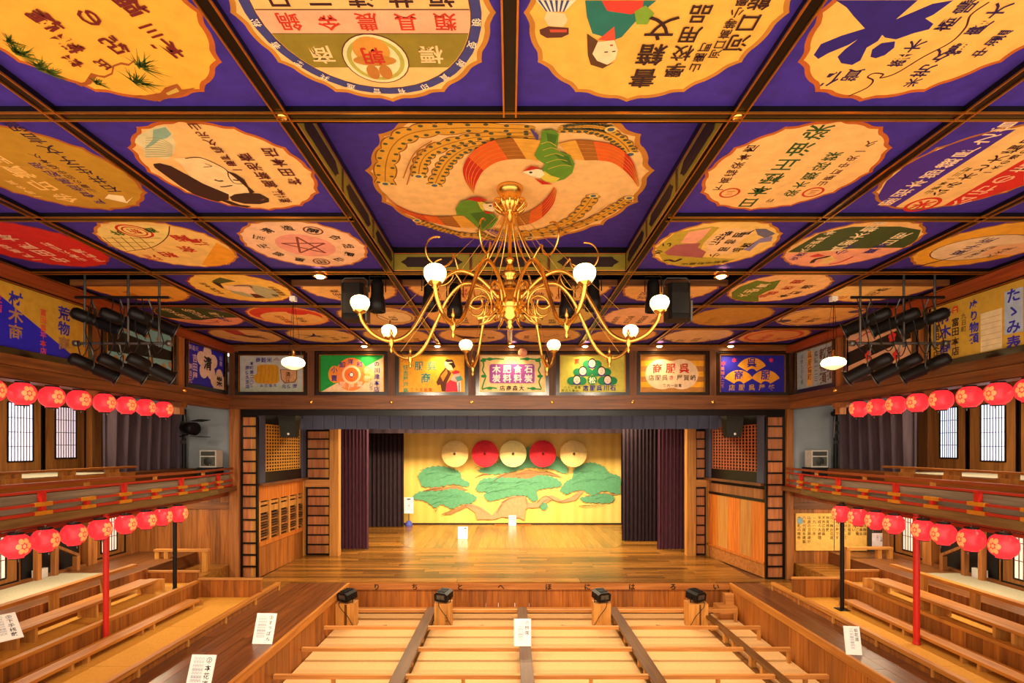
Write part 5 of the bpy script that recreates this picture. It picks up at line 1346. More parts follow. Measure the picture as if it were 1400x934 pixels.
a.cp([(400, 480), (470, 478), (520, 500), (580, 545), (620, 500), (640, 460), (700, 430), (780, 430), (800, 470), (850, 470), (890, 435), (940, 425), (1000, 455), (1050, 440), (1100, 400), (1130, 400), (1080, 455), (1000, 470), (940, 450), (900, 475), (850, 500), (800, 500), (780, 510), (775, 575), (740, 560), (700, 560), (640, 555), (590, 570), (490, 570), (480, 530), (440, 500)], TR)
for pts in ([(170, 400), (230, 375), (300, 380), (360, 365), (440, 395), (300, 395)], [(580, 330), (640, 295), (740, 290), (800, 270), (860, 285), (940, 290), (1000, 320), (900, 300), (800, 330), (740, 320)], [(290, 540), (380, 500), (420, 480), (430, 495), (330, 540)], [(490, 310), (540, 290), (560, 300)], [(1130, 430), (1250, 410), (1330, 420), (1200, 440)]): a.cp(pts, '#A87848')
bumpy([(135, 310), (180, 265), (260, 250), (340, 265), (390, 290), (400, 325), (445, 350), (430, 375), (350, 360), (260, 375), (170, 375), (150, 345)], PG)
bumpy([(105, 430), (160, 400), (260, 400), (350, 385), (440, 410), (490, 440), (450, 475), (400, 480), (340, 505), (280, 480), (240, 500), (180, 460), (120, 450)], PG)
bumpy([(490, 275), (560, 250), (620, 225), (640, 180), (760, 170), (790, 135), (830, 150), (960, 190), (1000, 225), (1035, 270), (1010, 295), (940, 270), (870, 265), (800, 260), (700, 285), (600, 300), (520, 290)], PG)
bumpy([(480, 385), (520, 330), (600, 320), (700, 320), (800, 325), (860, 305), (940, 315), (995, 350), (980, 375), (900, 385), (850, 400), (855, 450), (820, 460), (780, 430), (700, 430), (620, 450), (560, 460), (530, 425), (550, 405), (500, 405)], PG)
bumpy([(985, 395), (1020, 345), (1060, 320), (1070, 270), (1120, 240), (1180, 230), (1250, 255), (1280, 290), (1345, 315), (1348, 385), (1340, 420), (1250, 400), (1180, 425), (1120, 395), (1060, 405), (1020, 420)], PG)
bumpy([(1100, 440), (1160, 430), (1250, 415), (1310, 435), (1290, 470), (1200, 470), (1130, 465)], PG); bumpy([(860, 490), (890, 470), (915, 490), (890, 515)], PG)
for pts in ([(180, 300), (250, 290), (350, 310)], [(150, 430), (260, 430), (400, 440)], [(560, 350), (700, 350), (900, 345)], [(600, 400), (720, 385), (820, 400)], [(700, 230), (800, 200), (900, 230)], [(1060, 360), (1150, 330), (1280, 340)], [(1080, 310), (1170, 280), (1240, 300)]): a.cl(pts, .05, PD, True)
for pts in ([(590, 340), (660, 300), (760, 275), (850, 280)], [(170, 400), (280, 380), (370, 365), (450, 400)], [(480, 320), (530, 300), (570, 300)], [(640, 470), (700, 440), (800, 430)], [(900, 280), (960, 300), (1010, 320)], [(850, 470), (900, 430), (980, 465), (1060, 430), (1120, 395)], [(1100, 490), (1180, 485), (1270, 485)], [(240, 520), (260, 500)], [(280, 540), (400, 490)]): a.cl(pts, .03, '#6A4A2C', True)
rq = random.Random(11)
for cx_, cy_, n_, w_ in ((300, 300, 9, 120), (300, 440, 9, 150), (740, 230, 12, 220), (720, 370, 14, 200), (1170, 310, 12, 130), (1200, 450, 5, 90)):
    for k in range(n_):
        x_, y_ = cx_ + rq.uniform(-w_, w_), cy_ + rq.uniform(-35, 35); a.cl([(x_ - 45, y_ + 8), (x_, y_ - 6), (x_ + 45, y_ + 8)], .018, rq.choice((PD, '#6AAA80', '#447C58')), True)
for pts in ([(420, 480), (500, 500), (575, 550)], [(610, 530), (650, 470), (700, 440)], [(780, 440), (790, 500), (770, 570)], [(860, 495), (910, 450), (990, 468), (1070, 440)], [(230, 500), (250, 525)], [(350, 505), (300, 535)], [(1120, 490), (1250, 480)], [(640, 480), (610, 510)], [(720, 300), (800, 290), (880, 300)], [(180, 405), (240, 385), (330, 395)]): a.cl(pts, .022, '#8A5A34', True)
a.done(bd, 'painted_pines')
# five paper umbrellas hung in front of it
ub = None
for k, (px, col, nm) in enumerate(((622, '#F0CC84', 'leftmost cream paper umbrella hung on the backdrop'), (663, '#E02C3C', 'red paper umbrella second from left on the backdrop'), (701.5, '#F4E49C', 'pale yellow paper umbrella in the middle of the backdrop'), (742, '#E02C3C', 'red paper umbrella second from right on the backdrop'), (784, '#F0CC84', 'rightmost cream paper umbrella hung on the backdrop'))):
    yq = YD - .55; r = 18.5 * yq / F; c = (X(px, yq), yq, Z(620.5, yq))
    t = thing('paper_umbrella', nm, 'umbrella', (c[0], c[1], c[2] - r), 'open umbrellas hung on the backdrop')
    mb = MB(); nr = 40; vs = [(c[0], c[1] - .22, c[2])]
    for i in range(nr * 2):
        tt = PI * i / nr; rr = r * (1.0 if i % 2 == 0 else .985); vs.append((c[0] + rr * math.cos(tt), c[1] + (.03 if i % 2 == 0 else .012), c[2] + rr * math.sin(tt)))
    mb.add(vs, [(0, 1 + i, 1 + (i + 1) % (nr * 2)) for i in range(nr * 2)]); obj('canopy', mb, paint(col, .6, 0, .06), t)
    mb = MB(); mb.lathe([(0, .30), (.05, .29), (.06, .2)], 10, c, None, (0, -1, 0)); obj('cap', mb, paint('#5A3A20' if col[1] == 'F' else '#5A1418'), t)
    mb = MB(); mb.tube([(c[0], c[1] - .1, c[2]), (c[0], c[1] + .5, c[2])], .015, 6); obj('handle', mb, W_POST, t)
# ------------------------------------------------------------------ red paper lanterns
def make_lantern(label, loc, rz):
    t = thing('paper_lantern', label, 'lantern', (0, 0, 0))
    R, H = .168, .168; prof = []
    for k in range(33):
        f = k / 32; z = -H + 2 * H * f; e = (abs(z) / H); r = R * (max(0, 1 - e ** 2.6)) ** .5
        prof.append((max(r, .085) * (1 - (.012 if k % 2 else 0)), z))
    mb = MB(); mb.lathe(prof, 24); body = obj('paper_body', mb, LANTERN, t)
    mb = MB()
    def sp(th, z): 
        e = abs(z) / H; r = R * (max(0, 1 - e ** 2.6)) ** .5 * 1.012
        return (r * math.cos(th), r * math.sin(th), z)
    for k in range(6):
        an = k * PI / 3; cth, cz = .36 * math.cos(an), .078 * math.sin(an); vs = [sp(cth + .19 * math.cos(q * PI / 5), cz + .038 * math.sin(q * PI / 5)) for q in range(10)]
        mb.add([sp(cth, cz)] + vs, [(0, 1 + q, 1 + (q + 1) % 10) for q in range(10)])
    vs = [sp(.13 * math.cos(q * PI / 4), .028 * math.sin(q * PI / 4)) for q in range(8)]; mb.add(vs, [tuple(range(8))])
    obj('blossom_crest', mb, LANTFLOWER, body)
    mb = MB(); mb.lathe([(0, H + .012), (.085, H + .012), (.09, H), (.085, H - .02), (0, H - .02)], 14); obj('top_ring', mb, BLACK, t)
    mb = MB(); mb.lathe([(0, -H + .01), (.08, -H + .01), (.085, -H), (.08, -H - .012), (0, -H - .012)], 14); obj('bottom_ring', mb, BLACK, t)
    mb = MB(); mb.tube([(0, 0, H), (0, 0, H + .04)], .006, 6); mb.tube([(.05, 0, -H - .005), (.05, 0, -H - .05)], .008, 6); obj('hook', mb, GREYMET, t)
    return t
lan = None
def tree_of(o): return ([c for c in o.children], {c.name: [g for g in c.children] for c in o.children})
rows = [(-1, 'upper left', 7.2, HC + .795, (224, 199, 173, 143, 108, 71, 30.5, -13)), (1, 'upper right', 7.2, HC + .795, (1174, 1198.5, 1225, 1254, 1287, 1325.5, 1364.5, 1408)),
        (-1, 'lower left', 6.76, HC - 1.345, (244, 222, 200, 172, 137, 101, 62, 22)), (1, 'lower right', 6.76, HC - 1.345, (1150, 1173, 1197, 1222, 1262, 1290, 1328, 1372))]
for s, nm, x, z, pxs in rows:
    for i, px in enumerate(pxs):
        y = F * x / abs(px - VX); lab = 'red paper lantern, %s in the %s row' % (nth(i, 'the stage'), nm)
        rz = (-.15 if s < 0 else PI + .15) + random.uniform(-.2, .2)
        if lan is None:
            lan = make_lantern(lab, None, 0); tr = None; lan.location = (s * x, y, z); lan.rotation_euler = (0, 0, rz); lan['group'] = 'red lanterns hung along the galleries'; tr = tree_of(lan)
        else: copy_thing(lan, (s * x, y, z), rz, lab, 'red lanterns hung along the galleries', tr)
    if True:
        mb = MB(); mb.tube([(s * x, 6.0, z + .204), (s * x, 11.3, z + .204)], .006, 5); solo('lantern_wire', mb, BLKMET, 'thin wire carrying the %s lanterns' % nm, 'wire')

# ------------------------------------------------------------------ poles under the galleries
def pole(label, x, y, z0, z1, r, mat, plate=False):
    t = thing('support_pole', label, 'pole', (x, y, z0))
    mb = MB(); mb.tube([(x, y, z0 + .001), (x, y, z1)], r, 12); obj('shaft', mb, mat, t)
    mb = MB()
    if plate: mb.box(x - .11, x + .11, y - .11, y + .11, z0, z0 + .015)
    else: mb.lathe([(r * 1.15, 0), (r * 1.15, .04), (r, .05)], 12, (x, y, z0 + .001))
    obj('base_plate', mb, mat if not plate else BLKMET, t)
pole('red steel pole rising from the left lower seating tier', -6.98, 8.9, .85, HC - 1.15, .045, RED)
pole('red steel pole rising from the right lower seating tier', 7.03, 8.9, .85, HC - 1.15, .05, RED)
pole('black steel pole behind the step rim of the left seating', -7.22, 11.1, 1.18, HC - 1.15, .04, BLKMET)
pole('black steel pole on a square plate in the right seating', 6.97, 10.8, .85, HC - 1.15, .04, BLKMET, True)

# ------------------------------------------------------------------ chandelier
CY = 5.98
ch = thing('chandelier', 'large brass chandelier with eight glowing globes under the phoenix painting', 'chandelier', (0, CY, HC + 1.4))
def V(r, an, h): return (r * math.cos(an), CY + r * math.sin(an), HC + h)
mb = MB(); mb.lathe([(0, 3.015), (.15, 3.015), (.155, 2.99), (.14, 2.96), (.13, 2.93), (.12, 2.88), (.15, 2.84), (.12, 2.78), (.06, 2.74), (.03, 2.70), (.02, 2.6)], 24, (0, CY, HC), BRASS); obj('ceiling_rose', mb, None, ch)
for k in range(12):
    an = k * PI / 6; mb = MB(); mb.tube(spline([V(.13, an, 2.86), V(.19, an, 2.84), V(.17, an, 2.78), V(.10, an, 2.73)], 4), .012, 6); obj('rose_petal', mb, BRASS, ch)
mb = MB(); mb.lathe([(.022, 2.6), (.022, 2.2), (.05, 2.19), (.05, 2.16), (.03, 2.14), (.05, 2.08), (.10, 2.0), (.07, 1.97), (.05, 1.93), (.09, 1.88), (.055, 1.84), (.14, 1.82), (.17, 1.78), (.15, 1.70), (.19, 1.66), (.17, 1.6), (.08, 1.56), (.10, 1.51), (.05, 1.47), (.03, 1.43), (.04, 1.40), (0, 1.36)], 24, (0, CY, HC), BRASS); obj('centre_column', mb, None, ch)
for k in range(8):
    an = PI / 8 + k * PI / 4
    mb = MB(); mb.tube(spline([V(.05, an, 2.72), V(.10, an, 2.55), V(.22, an, 2.3), V(.36, an, 2.1), V(.5, an, 1.96)], 5), .009, 6); obj('suspension_rod', mb, BRASS, ch)
    mb = MB(); mb.tube(spline([V(.14, an, 1.72), V(.22, an, 1.80), V(.40, an, 1.93), V(.62, an, 1.97), V(.82, an, 1.82), V(.98, an, 1.55), V(1.16, an, 1.24), V(1.36, an, 1.13), V(1.54, an, 1.18), V(1.65, an, 1.30), V(1.68, an, 1.39)], 6), .021, 8); arm = obj('arm', mb, BRASS, ch)
    mb = MB(); mb.lathe([(0, -.13), (.012, -.12), (.02, -.09), (.008, -.07), (.026, -.04), (.03, 0), (.026, .04), (.010, .06), (.018, .08), (.008, .12), (0, .15)], 8, V(1.36, an, 1.13), BRASS); obj('finial', mb, None, arm)
    mb = MB(); pts = []
    for j in range(28):
        q = j / 27; th = -PI * .5 + q * 2.6 * PI; rr = .20 * (1 - .72 * q); pts.append(V(.40 + rr * math.cos(th) * -1, an, 1.66 + rr * math.sin(th)))
    mb.tube([V(.16, an, 1.58), V(.25, an, 1.50)] + pts, .014, 6); obj('scroll', mb, BRASS, ch)
    mb = MB(); pts = [V(.62 + .0, an, 1.97)] + [V(.86 + .16 * math.cos(PI + j * 1.5 * PI / 12), an + .10, 2.12 + .16 * math.sin(PI + j * 1.5 * PI / 12)) for j in range(13)]
    mb.tube(spline(pts, 2), .010, 6); obj('upper_curl', mb, BRASS, ch)
    mb = MB(); mb.tube([V(1.5, an, 1.22), V(.12, an, 2.70)], .0025, 4, cap=False); obj('stay_wire', mb, BRASS, ch)
    mb = MB(); mb.lathe([(.045, -.075), (.065, -.068), (.083, -.04), (.096, -.01), (.098, .018), (.09, .048), (.064, .073), (.034, .084), (0, .086)], 20, V(1.68, an, 1.49), GLOBE); gl = obj('globe', mb, None, ch)
    mb = MB(); mb.lathe([(.02, -.12), (.03, -.10), (.055, -.085), (.06, -.07)], 14, V(1.68, an, 1.49), BRASS)
    for q in range(3): mb.tube([V(1.68 + .07 * math.cos(q * 2.1), an, 1.42), V(1.68 + .03 * math.cos(q * 2.1), an, 1.40)], .01, 5, BRASS)
    obj('gallery_cup', mb, None, gl)

# ------------------------------------------------------------------ pendant lamps
for px, nm in ((401, 'left'), (1139.5, 'right')):
    y = 9.18; x = X(px, y); zb = Z(497, y)
    t = thing('pendant_lamp', 'milk glass bowl pendant lamp hanging on a cord, %s of the hall' % nm, 'lamp', (x, y, zb - .1), 'bowl pendants')
    mb = MB(); mb.lathe([(0, -.115), (.05, -.11), (.13, -.075), (.19, -.03), (.20, .02), (.17, .07), (.10, .10), (.04, .11)], 24, (x, y, zb), GLOBE); obj('glass_bowl', mb, None, t)
    mb = MB(); mb.lathe([(.06, .10), (.045, .13), (.025, .15), (.03, .20), (.015, .24), (0, .25)], 12, (x, y, zb), BRASS); obj('brass_cap', mb, None, t)
    mb = MB(); mb.tube([(x, y, zb + .24), (x, y, HP - .09)], .006, 5); obj('cord', mb, BLKMET, t)
    mb = MB()
    for q in range(3): 
        an = q * 2.1 + .4; mb.tube([(x + .14 * math.cos(an), y + .14 * math.sin(an), zb + .085), (x + .02 * math.cos(an), y + .02 * math.sin(an), HP - .1)], .003, 4)
    obj('stay_wires', mb, BLKMET, t, kind='stuff')
    mb = MB(); mb.box(x - .05, x + .05, y - .05, y + .05, HP - .09, HP - .01); obj('ceiling_box', mb, WHITE, t)

# ------------------------------------------------------------------ downlights
def downlight(label, x, y, z, energy, stem=.035):
    t = thing('downlight', label, 'light', (x, y, z), 'small lit downlights')
    mb = MB(); mb.lathe([(.10, .0), (.11, -.015), (.085, -.02), (.08, .03)], 14, (x, y, z)); obj('trim_ring', mb, GOLD, t)
    mb = MB(); mb.tube([(x, y, z), (x, y, z + stem)], .03, 8); obj('stem', mb, BLKMET, t)
    mb = MB(); mb.lathe([(0, -.045), (.05, -.035), (.08, .0)], 12, (x, y, z), BULB); obj('lens', mb, None, t)
    l = bpy.data.lights.new('downlight_beam', 'SPOT'); l.energy = energy; l.color = (1.0, .74, .40); l.spot_size = 2.3; l.spot_blend = .9; l.shadow_soft_size = .05
    lo = bpy.data.objects.new('downlight_beam', l); link(lo, t, (x, y, z - .06))
for k, px in enumerate((498, 598, 699.5, 800, 901.5, 999)):
    downlight('small bright downlight over the stage beam, %s' % (ORD[k].replace('nearest', 'first') + ' from left'), X(px, 13.2), 13.2, HB - .03, 45)
for px, nm in ((437.5, 'left'), (986, 'right')): downlight('small bright downlight beside the %s hanging floodlights' % nm, X(px, 7.82), 7.82, HB - .03, 25)

# ------------------------------------------------------------------ floodlights hanging in the ceiling slots
def can_light(label, px, py):
    y = 8.15; x = X(px, y); z = Z(py, y)
    t = thing('hanging_spotlight', label, 'stage light', (x, y, z - .26), 'stage lights in the ceiling slot')
    mb = MB(); mb.lathe([(0, .27), (.05, .265), (.085, .22), (.10, .15), (.10, .0), (.125, -.1), (.13, -.26), (.115, -.26), (.11, -.2), (0, -.18)], 16, (x, y, z), BLKMET); obj('can', mb, None, t)
    mb = MB(); mb.tube([(x - .13, y, z + .05), (x - .13, y, z + .30), (x + .13, y, z + .30), (x + .13, y, z + .05)], .010, 6); obj('yoke', mb, BLKMET, t)
    mb = MB(); mb.tube([(x, y, z + .30), (x, y, HB + .5)], .012, 6); obj('hanger', mb, BLKMET, t)
def box_light(label, px, py):
    y = 8.15; x = X(px, y); z = Z(py, y)
    t = thing('hanging_floodlight', label, 'stage light', (x, y, z - .3), 'stage lights in the ceiling slot')
    mb = MB(); mb.prism([(x - .17, y - .12), (x - .12, y - .17), (x + .12, y - .17), (x + .17, y - .12), (x + .17, y + .12), (x + .12, y + .17), (x - .12, y + .17), (x - .17, y + .12)], z - .3, z + .26, BLKMET)
    mb.box(x - .13, x + .13, y - .185, y - .165, z - .22, z + .10, BLACK); obj('housing', mb, None, t)
    mb = MB(); mb.tube([(x - .205, y, z - .1), (x - .205, y, z + .33), (x - .15, y, z + .38), (x + .15, y, z + .38), (x + .205, y, z + .33), (x + .205, y, z - .1)], .012, 6); obj('yoke', mb, GREYMET, t)
    mb = MB(); mb.box(x + .19, x + .22, y - .1, y + .1, z - .32, z + .0); obj('barn_door', mb, GREYMET, t)
    mb = MB(); mb.tube([(x, y, z + .38), (x, y, HB + .5)], .012, 6); obj('hanger', mb, BLKMET, t)
for k, (px, py) in enumerate(((516, 404), (588, 402), (622, 411), (775, 411), (811, 402), (893, 404))):
    can_light('dark can spotlight in the ceiling slot, %s from left' % (ORD[k].replace('nearest', 'first')), px, py)
box_light('boxy black floodlight with a metal yoke, left end of the ceiling slot', 485, 413)
box_light('boxy black floodlight with a metal yoke, right end of the ceiling slot', 925, 413)
for sx in (XC[2], XC[4]):
    mb = MB(); mb.tube([(sx + .1, 8.15, HB + .49), (sx + 2 * CW - .1, 8.15, HB + .49)], .025, 8); obj('slot_pipe', mb, BLKMET, ceiling)

# ------------------------------------------------------------------ spotlight clusters over the side galleries
def cluster(s):
    nm = side_name[s]; y = 8.3; cx_ = s * 6.25
    rig = thing('lighting_rig', 'black pipe frame hanging from the ceiling over the %s gallery' % nm, 'lighting rig', (cx_, y, HC + 1.6), 'side lighting rigs')
    mb = MB(); mb.tube([(cx_ - .75, y, HC + 1.68), (cx_ + .75, y, HC + 1.68)], .024, 8); obj('lower_pipe', mb, GREYMET, rig)
    mb = MB(); mb.tube([(cx_ - .75, y, HC + 2.42), (cx_ + .75, y, HC + 2.42)], .024, 8); obj('upper_pipe', mb, BLKMET, rig)
    for dx in (-.6, .1, .6):
        mb = MB(); mb.tube([(cx_ + dx, y, HC + 1.62), (cx_ + dx, y, HB + .5)], .018, 8); obj('hanger_pipe', mb, GREYMET, rig)
    r = random.Random(3 + s)
    for k in range(7):
        mb = MB(); x0 = cx_ - .7 + .2 * k; mb.tube(spline([(x0, y - .03, HC + 1.7), (x0 + .1, y - .06, HC + 1.55 - .1 * r.random()), (x0 + .2, y - .05, HC + 1.66), (x0 + .15, y - .05, HC + 1.9), (x0 + .25 * r.random(), y - .03, HC + 2.4)], 4), .008, 5); obj('cable', mb, BLACK, rig)
    for dx in (-.75, .75): mb = MB(); mb.lathe([(0, -.02), (.05, -.02), (.05, .05), (0, .05)], 10, (cx_ + dx, y, HC + 1.68), GREYMET, (1, 0, 0)); obj('pipe_end', mb, None, rig)
    wn = ['outer', 'middle', 'inner']
    for row, (z, yy) in enumerate(((HC + 1.30, y + .05), (HC + 2.06, y + .1))):
        for k in range(3):
            x = cx_ + s * (.5 - .46 * k); c = Vector((x, yy, z)); tgt = Vector((s * 1.5, 17.0, 1.2)) if row == 0 else Vector((s * .5, 15, 3.2))
            d = (tgt - c).normalized(); d = (d + Vector((-s * .35, 0, -.12))).normalized()
            t = thing('spotlight', '%s spotlight in the %s row of the %s rig' % (wn[k], 'lower' if row == 0 else 'upper', nm), 'stage light', tuple(c - Vector((0, 0, .12))), 'spotlights of the side rigs')
            mb = MB(); mb.lathe([(0, -.34), (.07, -.33), (.10, -.28), (.10, -.05), (.085, -.04), (.085, .02), (.105, .03), (.105, .30), (.12, .31), (.12, .34), (.10, .34), (.095, .25), (0, .22)], 16, c, BLKMET, d); obj('barrel', mb, None, t)
            u = d.cross(Vector((0, 0, 1))).normalized(); up = Vector((0, 0, 1))
            mb = MB(); zt = (HC + 1.66 if row == 0 else HC + 2.40); top = Vector((x, y, zt))
            mb.tube([c - u * .115, c - u * .115 + up * .18, c + u * .115 + up * .18, c + u * .115], .009, 6); mb.tube([c + up * .18, top], .012, 6); obj('yoke', mb, GREYMET, t)
            mb = MB(); w = u.cross(d); f = c + d * .34; mb.obox(f - w * .0 + d * .01, u * .14, w * .14, d * .006); 
            mb2 = MB(); mb2.lathe([(.10, 0), (.15, 0), (.15, .012), (.10, .012)], 16, f, None, d); obj('gel_frame', mb2, GREYMET, t)
for s in (-1, 1): cluster(s)

# ------------------------------------------------------------------ gallery curtains, loudspeakers, lamps at the gallery ends
for s in (-1, 1):
    nm = side_name[s]; mb = pleats(10.95, 13.42, 0, HC - 1.0, HC + 1.02, 7, .10, 8 + s, 10, .06)
    mb.v = [(s * (8.62 + v[1]), v[0], v[2]) for v in mb.v]
    solo('gallery_curtain', mb, CURT_GREY, 'dark grey-purple curtain closing the %s gallery near the stage' % nm, 'curtain', 'gallery curtains')
    x = s * 8.52
    t = thing('lighting_stand', 'black pipe stand with clamps at the curtain end of the %s gallery' % nm, 'stand', (x, 13.45, HC - 1.0))
    mb = MB(); mb.tube([(x, 13.47, HC - 1.0), (x, 13.47, HC + 1.0)], .05, 10); obj('pipe', mb, BLACK, t)
    for z in (.1, .35, .6): mb = MB(); mb.box(x - .06 - s * .02, x + .06 - s * .02, 13.38, 13.44, HC + z, HC + z + .08); obj('clamp', mb, GREYMET, t)
    mb = MB(); mb.tube([(x - s * .09, 13.40, HC + .25), (x - s * .06, 13.40, HC + .85)], .02, 8); obj('lamp_or_fill_tube', mb, GREYMET, t)
    px0 = 289 if s < 0 else 1116; xs = X(px0, 13.3); zs = Z(639, 13.3)
    t = thing('loudspeaker', 'white framed grey loudspeaker on a black stand by the %s plaster wall' % nm, 'loudspeaker', (xs, 13.3, zs), 'white framed loudspeakers')
    mb = MB(); mb.box(xs - .21, xs + .21, 13.15, 13.45, zs + .002, zs + .44); obj('cabinet', mb, paint('#C8C4BC'), t)
    mb = MB(); mb.box(xs - .18, xs + .18, 13.14, 13.15, zs + .04, zs + .27); obj('woofer_grille', mb, paint('#5A5C58', .5, .3), t); mb = MB(); mb.box(xs - .18, xs + .18, 13.14, 13.15, zs + .30, zs + .41); obj('horn_grille', mb, paint('#4A4C48', .5, .3), t)
    mb = MB(); mb.lathe([(.11, 0), (.09, .008), (0, .012)], 16, (xs, 13.14, zs + .155), paint('#3A3C38', .5, .3), (0, -1, 0)); obj('woofer_cone', mb, None, t)
    mb = MB(); mb.box(xs - .03, xs + .05, 13.132, 13.14, zs + .07, zs + .09); obj('badge', mb, WHITE, t)
    t = thing('speaker_stand', 'black flight case under the white loudspeaker in the %s gallery' % nm, 'case', (xs, 13.3, HC - 1.0), 'speaker cases')
    mb = MB(); mb.box(xs - .26, xs + .2, 13.1, 13.5, HC - 1.0, zs); obj('case_body', mb, BLACK, t); mb = MB(); mb.box(xs - .26, xs + .2, 13.09, 13.1, (HC - 1.0 + zs) / 2 - .02, (HC - 1 + zs) / 2 + .02); obj('case_trim', mb, GREYMET, t)
# flood with barn doors at left, small bracket lamp at right
c = Vector((X(262, 13.2), 13.2, Z(586, 13.2)))
t = thing('barn_door_light', 'black stage light with open barn doors in the left gallery', 'stage light', tuple(c - Vector((0, 0, .3))))
mb = MB(); mb.lathe([(0, -.3), (.12, -.28), (.16, -.1), (.17, .12), (.15, .13), (0, .10)], 14, c, BLKMET, (.9, -.3, -.1)); obj('housing', mb, None, t)
mb = MB(); mb.beam(c + Vector((.15, -.05, .18)), c + Vector((.42, -.14, .22)), .34, .012); obj('barn_door', mb, BLACK, t); mb = MB(); mb.beam(c + Vector((.15, -.05, -.2)), c + Vector((.42, -.14, -.22)), .34, .012); obj('barn_door', mb, BLACK, t)
mb = MB(); mb.tube([c + Vector((-.1, 0, -.15)), (-8.52, 13.3, c.z - .2)], .02, 6); obj('arm', mb, BLKMET, t)
c = Vector((X(1143, 13.2), 13.2, Z(565, 13.2)))
t = thing('bracket_light', 'small black light on a bracket under the beam of the right gallery', 'stage light', tuple(c - Vector((0, 0, .1))))
mb = MB(); mb.lathe([(0, -.15), (.06, -.14), (.07, .1), (0, .1)], 12, c, BLKMET, (-.9, -.2, -.2)); obj('housing', mb, None, t); mb = MB(); mb.tube([c, c + Vector((0, 0, .24))], .012, 6); obj('bracket', mb, BLKMET, t)
# speakers under the stage beam
for px, nm in ((396, 'left'), (1001, 'right')):
    y = 14.3; x = X(px, y); z0, z1 = Z(598, y), Z(569, y)
    t = thing('hanging_speaker', 'black wedge loudspeaker hung under the beam before the %s lattice window' % nm, 'loudspeaker', (x, y, z0), 'black speakers under the stage beam')
    mb = MB(); mb.add([(x - .24, y - .2, z1), (x + .24, y - .2, z1), (x + .24, y + .2, z1), (x - .24, y + .2, z1), (x - .20, y - .12, z0), (x + .20, y - .12, z0), (x + .16, y + .2, z0), (x - .16, y + .2, z0)], [(0, 1, 2, 3), (4, 7, 6, 5), (0, 4, 5, 1), (1, 5, 6, 2), (2, 6, 7, 3), (3, 7, 4, 0)]); obj('cabinet', mb, paint('#2A2A24', .6), t)
    mb = MB(); mb.lathe([(0, .012), (.03, .012), (.035, 0)], 10, (x + .02, y - .14, z0 + .09), WHITE, (0, -1, -.15)); obj('badge', mb, None, t)
    mb = MB(); mb.tube([(x, y, z1), (x, y, HC + 1.0)], .02, 6); obj('bracket', mb, BLKMET, t)

# ------------------------------------------------------------------ footlights on wooden boxes before the stage
for k, (px, w, nm, rz) in enumerate(((474.5, .44, 'first from left', .5), (606.5, .40, 'second from left', .35), (822, .40, 'second from right', -.35), (951.5, .46, 'first from right', -.5))):
    y = 12.26; x = X(px, y); hb = .56
    t = thing('wooden_crate', 'pale wooden crate carrying a footlight, %s' % nm, 'crate', (x, y, 0), 'crates under the footlights')
    piece('front_board', t, W_LIGHT_Z, x - w / 2, x + w / 2, y - .17, y - .15, 0, hb); piece('back_board', t, W_LIGHT_Z, x - w / 2, x + w / 2, y + .15, y + .17, 0, hb)
    for sx in (-1, 1): piece('side_board', t, W_LIGHT_Z, *sorted((x + sx * w / 2, x + sx * (w / 2 - .02))), y - .15, y + .15, 0, hb)
    piece('lid', t, W_LIGHT_X, x - w / 2, x + w / 2, y - .17, y + .17, hb, hb + .015)
    if k in (0, 3): piece('strap', t, W_WALK_Y, x - .01 if k == 0 else x + .02, x + .05 if k == 0 else x + .06, y - .174, y - .17, 0, hb)
    else:
        a = Art((x, y - .171, 0), (1, 0, 0), (0, 0, 1), .0006); cxx = .09 if k == 1 else -.08
        a.text('八千代座', cxx, .38, .065, '#5A3414' if k == 1 else '#B87428'); a.ring(cxx, .08, .04, .04, .008, '#5A3414' if k == 1 else '#B87428'); a.done(t, 'mark')
    z = hb + .015; c = Vector((x, y, z + .165))
    t = thing('footlight', 'black footlight lamp on its crate, %s' % nm, 'stage light', (x, y, z), 'footlights aimed at the stage')
    d = Vector((math.sin(rz), math.cos(rz), .12)).normalized(); u = Vector((math.cos(rz), -math.sin(rz), 0)); w_ = u.cross(d)
    mb = MB(); 
    prof = [(-.17, -.09), (-.17, .06), (-.10, .11), (.10, .11), (.17, .06), (.17, -.09), (.12, -.11), (-.12, -.11)]
    vs = [c + d * e + u * a_ + w_ * b_ for e in (-.16, .16) for a_, b_ in prof]; n = 8
    mb.add(vs, [tuple(range(7, -1, -1)), tuple(range(8, 16))] + [(i, (i + 1) % n, n + (i + 1) % n, n + i) for i in range(n)]); obj('housing', mb, BLKMET, t)
    mb = MB(); 
    for q in range(4): mb.obox(c - d * (.09 - .06 * q) + w_ * .118, d * .015, u * .10, w_ * .010)
    obj('vent_fins', mb, BLACK, t, kind='stuff')
    mb = MB(); mb.obox(c - d * .165 + w_ * .0, u * .10, w_ * .05, d * .004); obj('rear_plate', mb, GREYMET, t)
    for sx in (-1, 1): mb = MB(); mb.tube([c + u * .18 * sx, Vector((c.x + u.x * .18 * sx, c.y + u.y * .18 * sx, z + .006))], .012, 6); obj('foot_bracket', mb, BLKMET, t)
    mb = MB(); sx = 1 if k < 2 else -1
    mb.tube(spline([c - d * .16, c - d * .25 + Vector((0, 0, -.16)), Vector((x + sx * .08, y - .22, .3)), Vector((x + sx * .25, y - .2, .05)), Vector((x + sx * .6, y - .1, .02)), Vector((x + sx * .95, y + .0, .02))], 5), .008, 5); obj('cable', mb, BLACK, t)

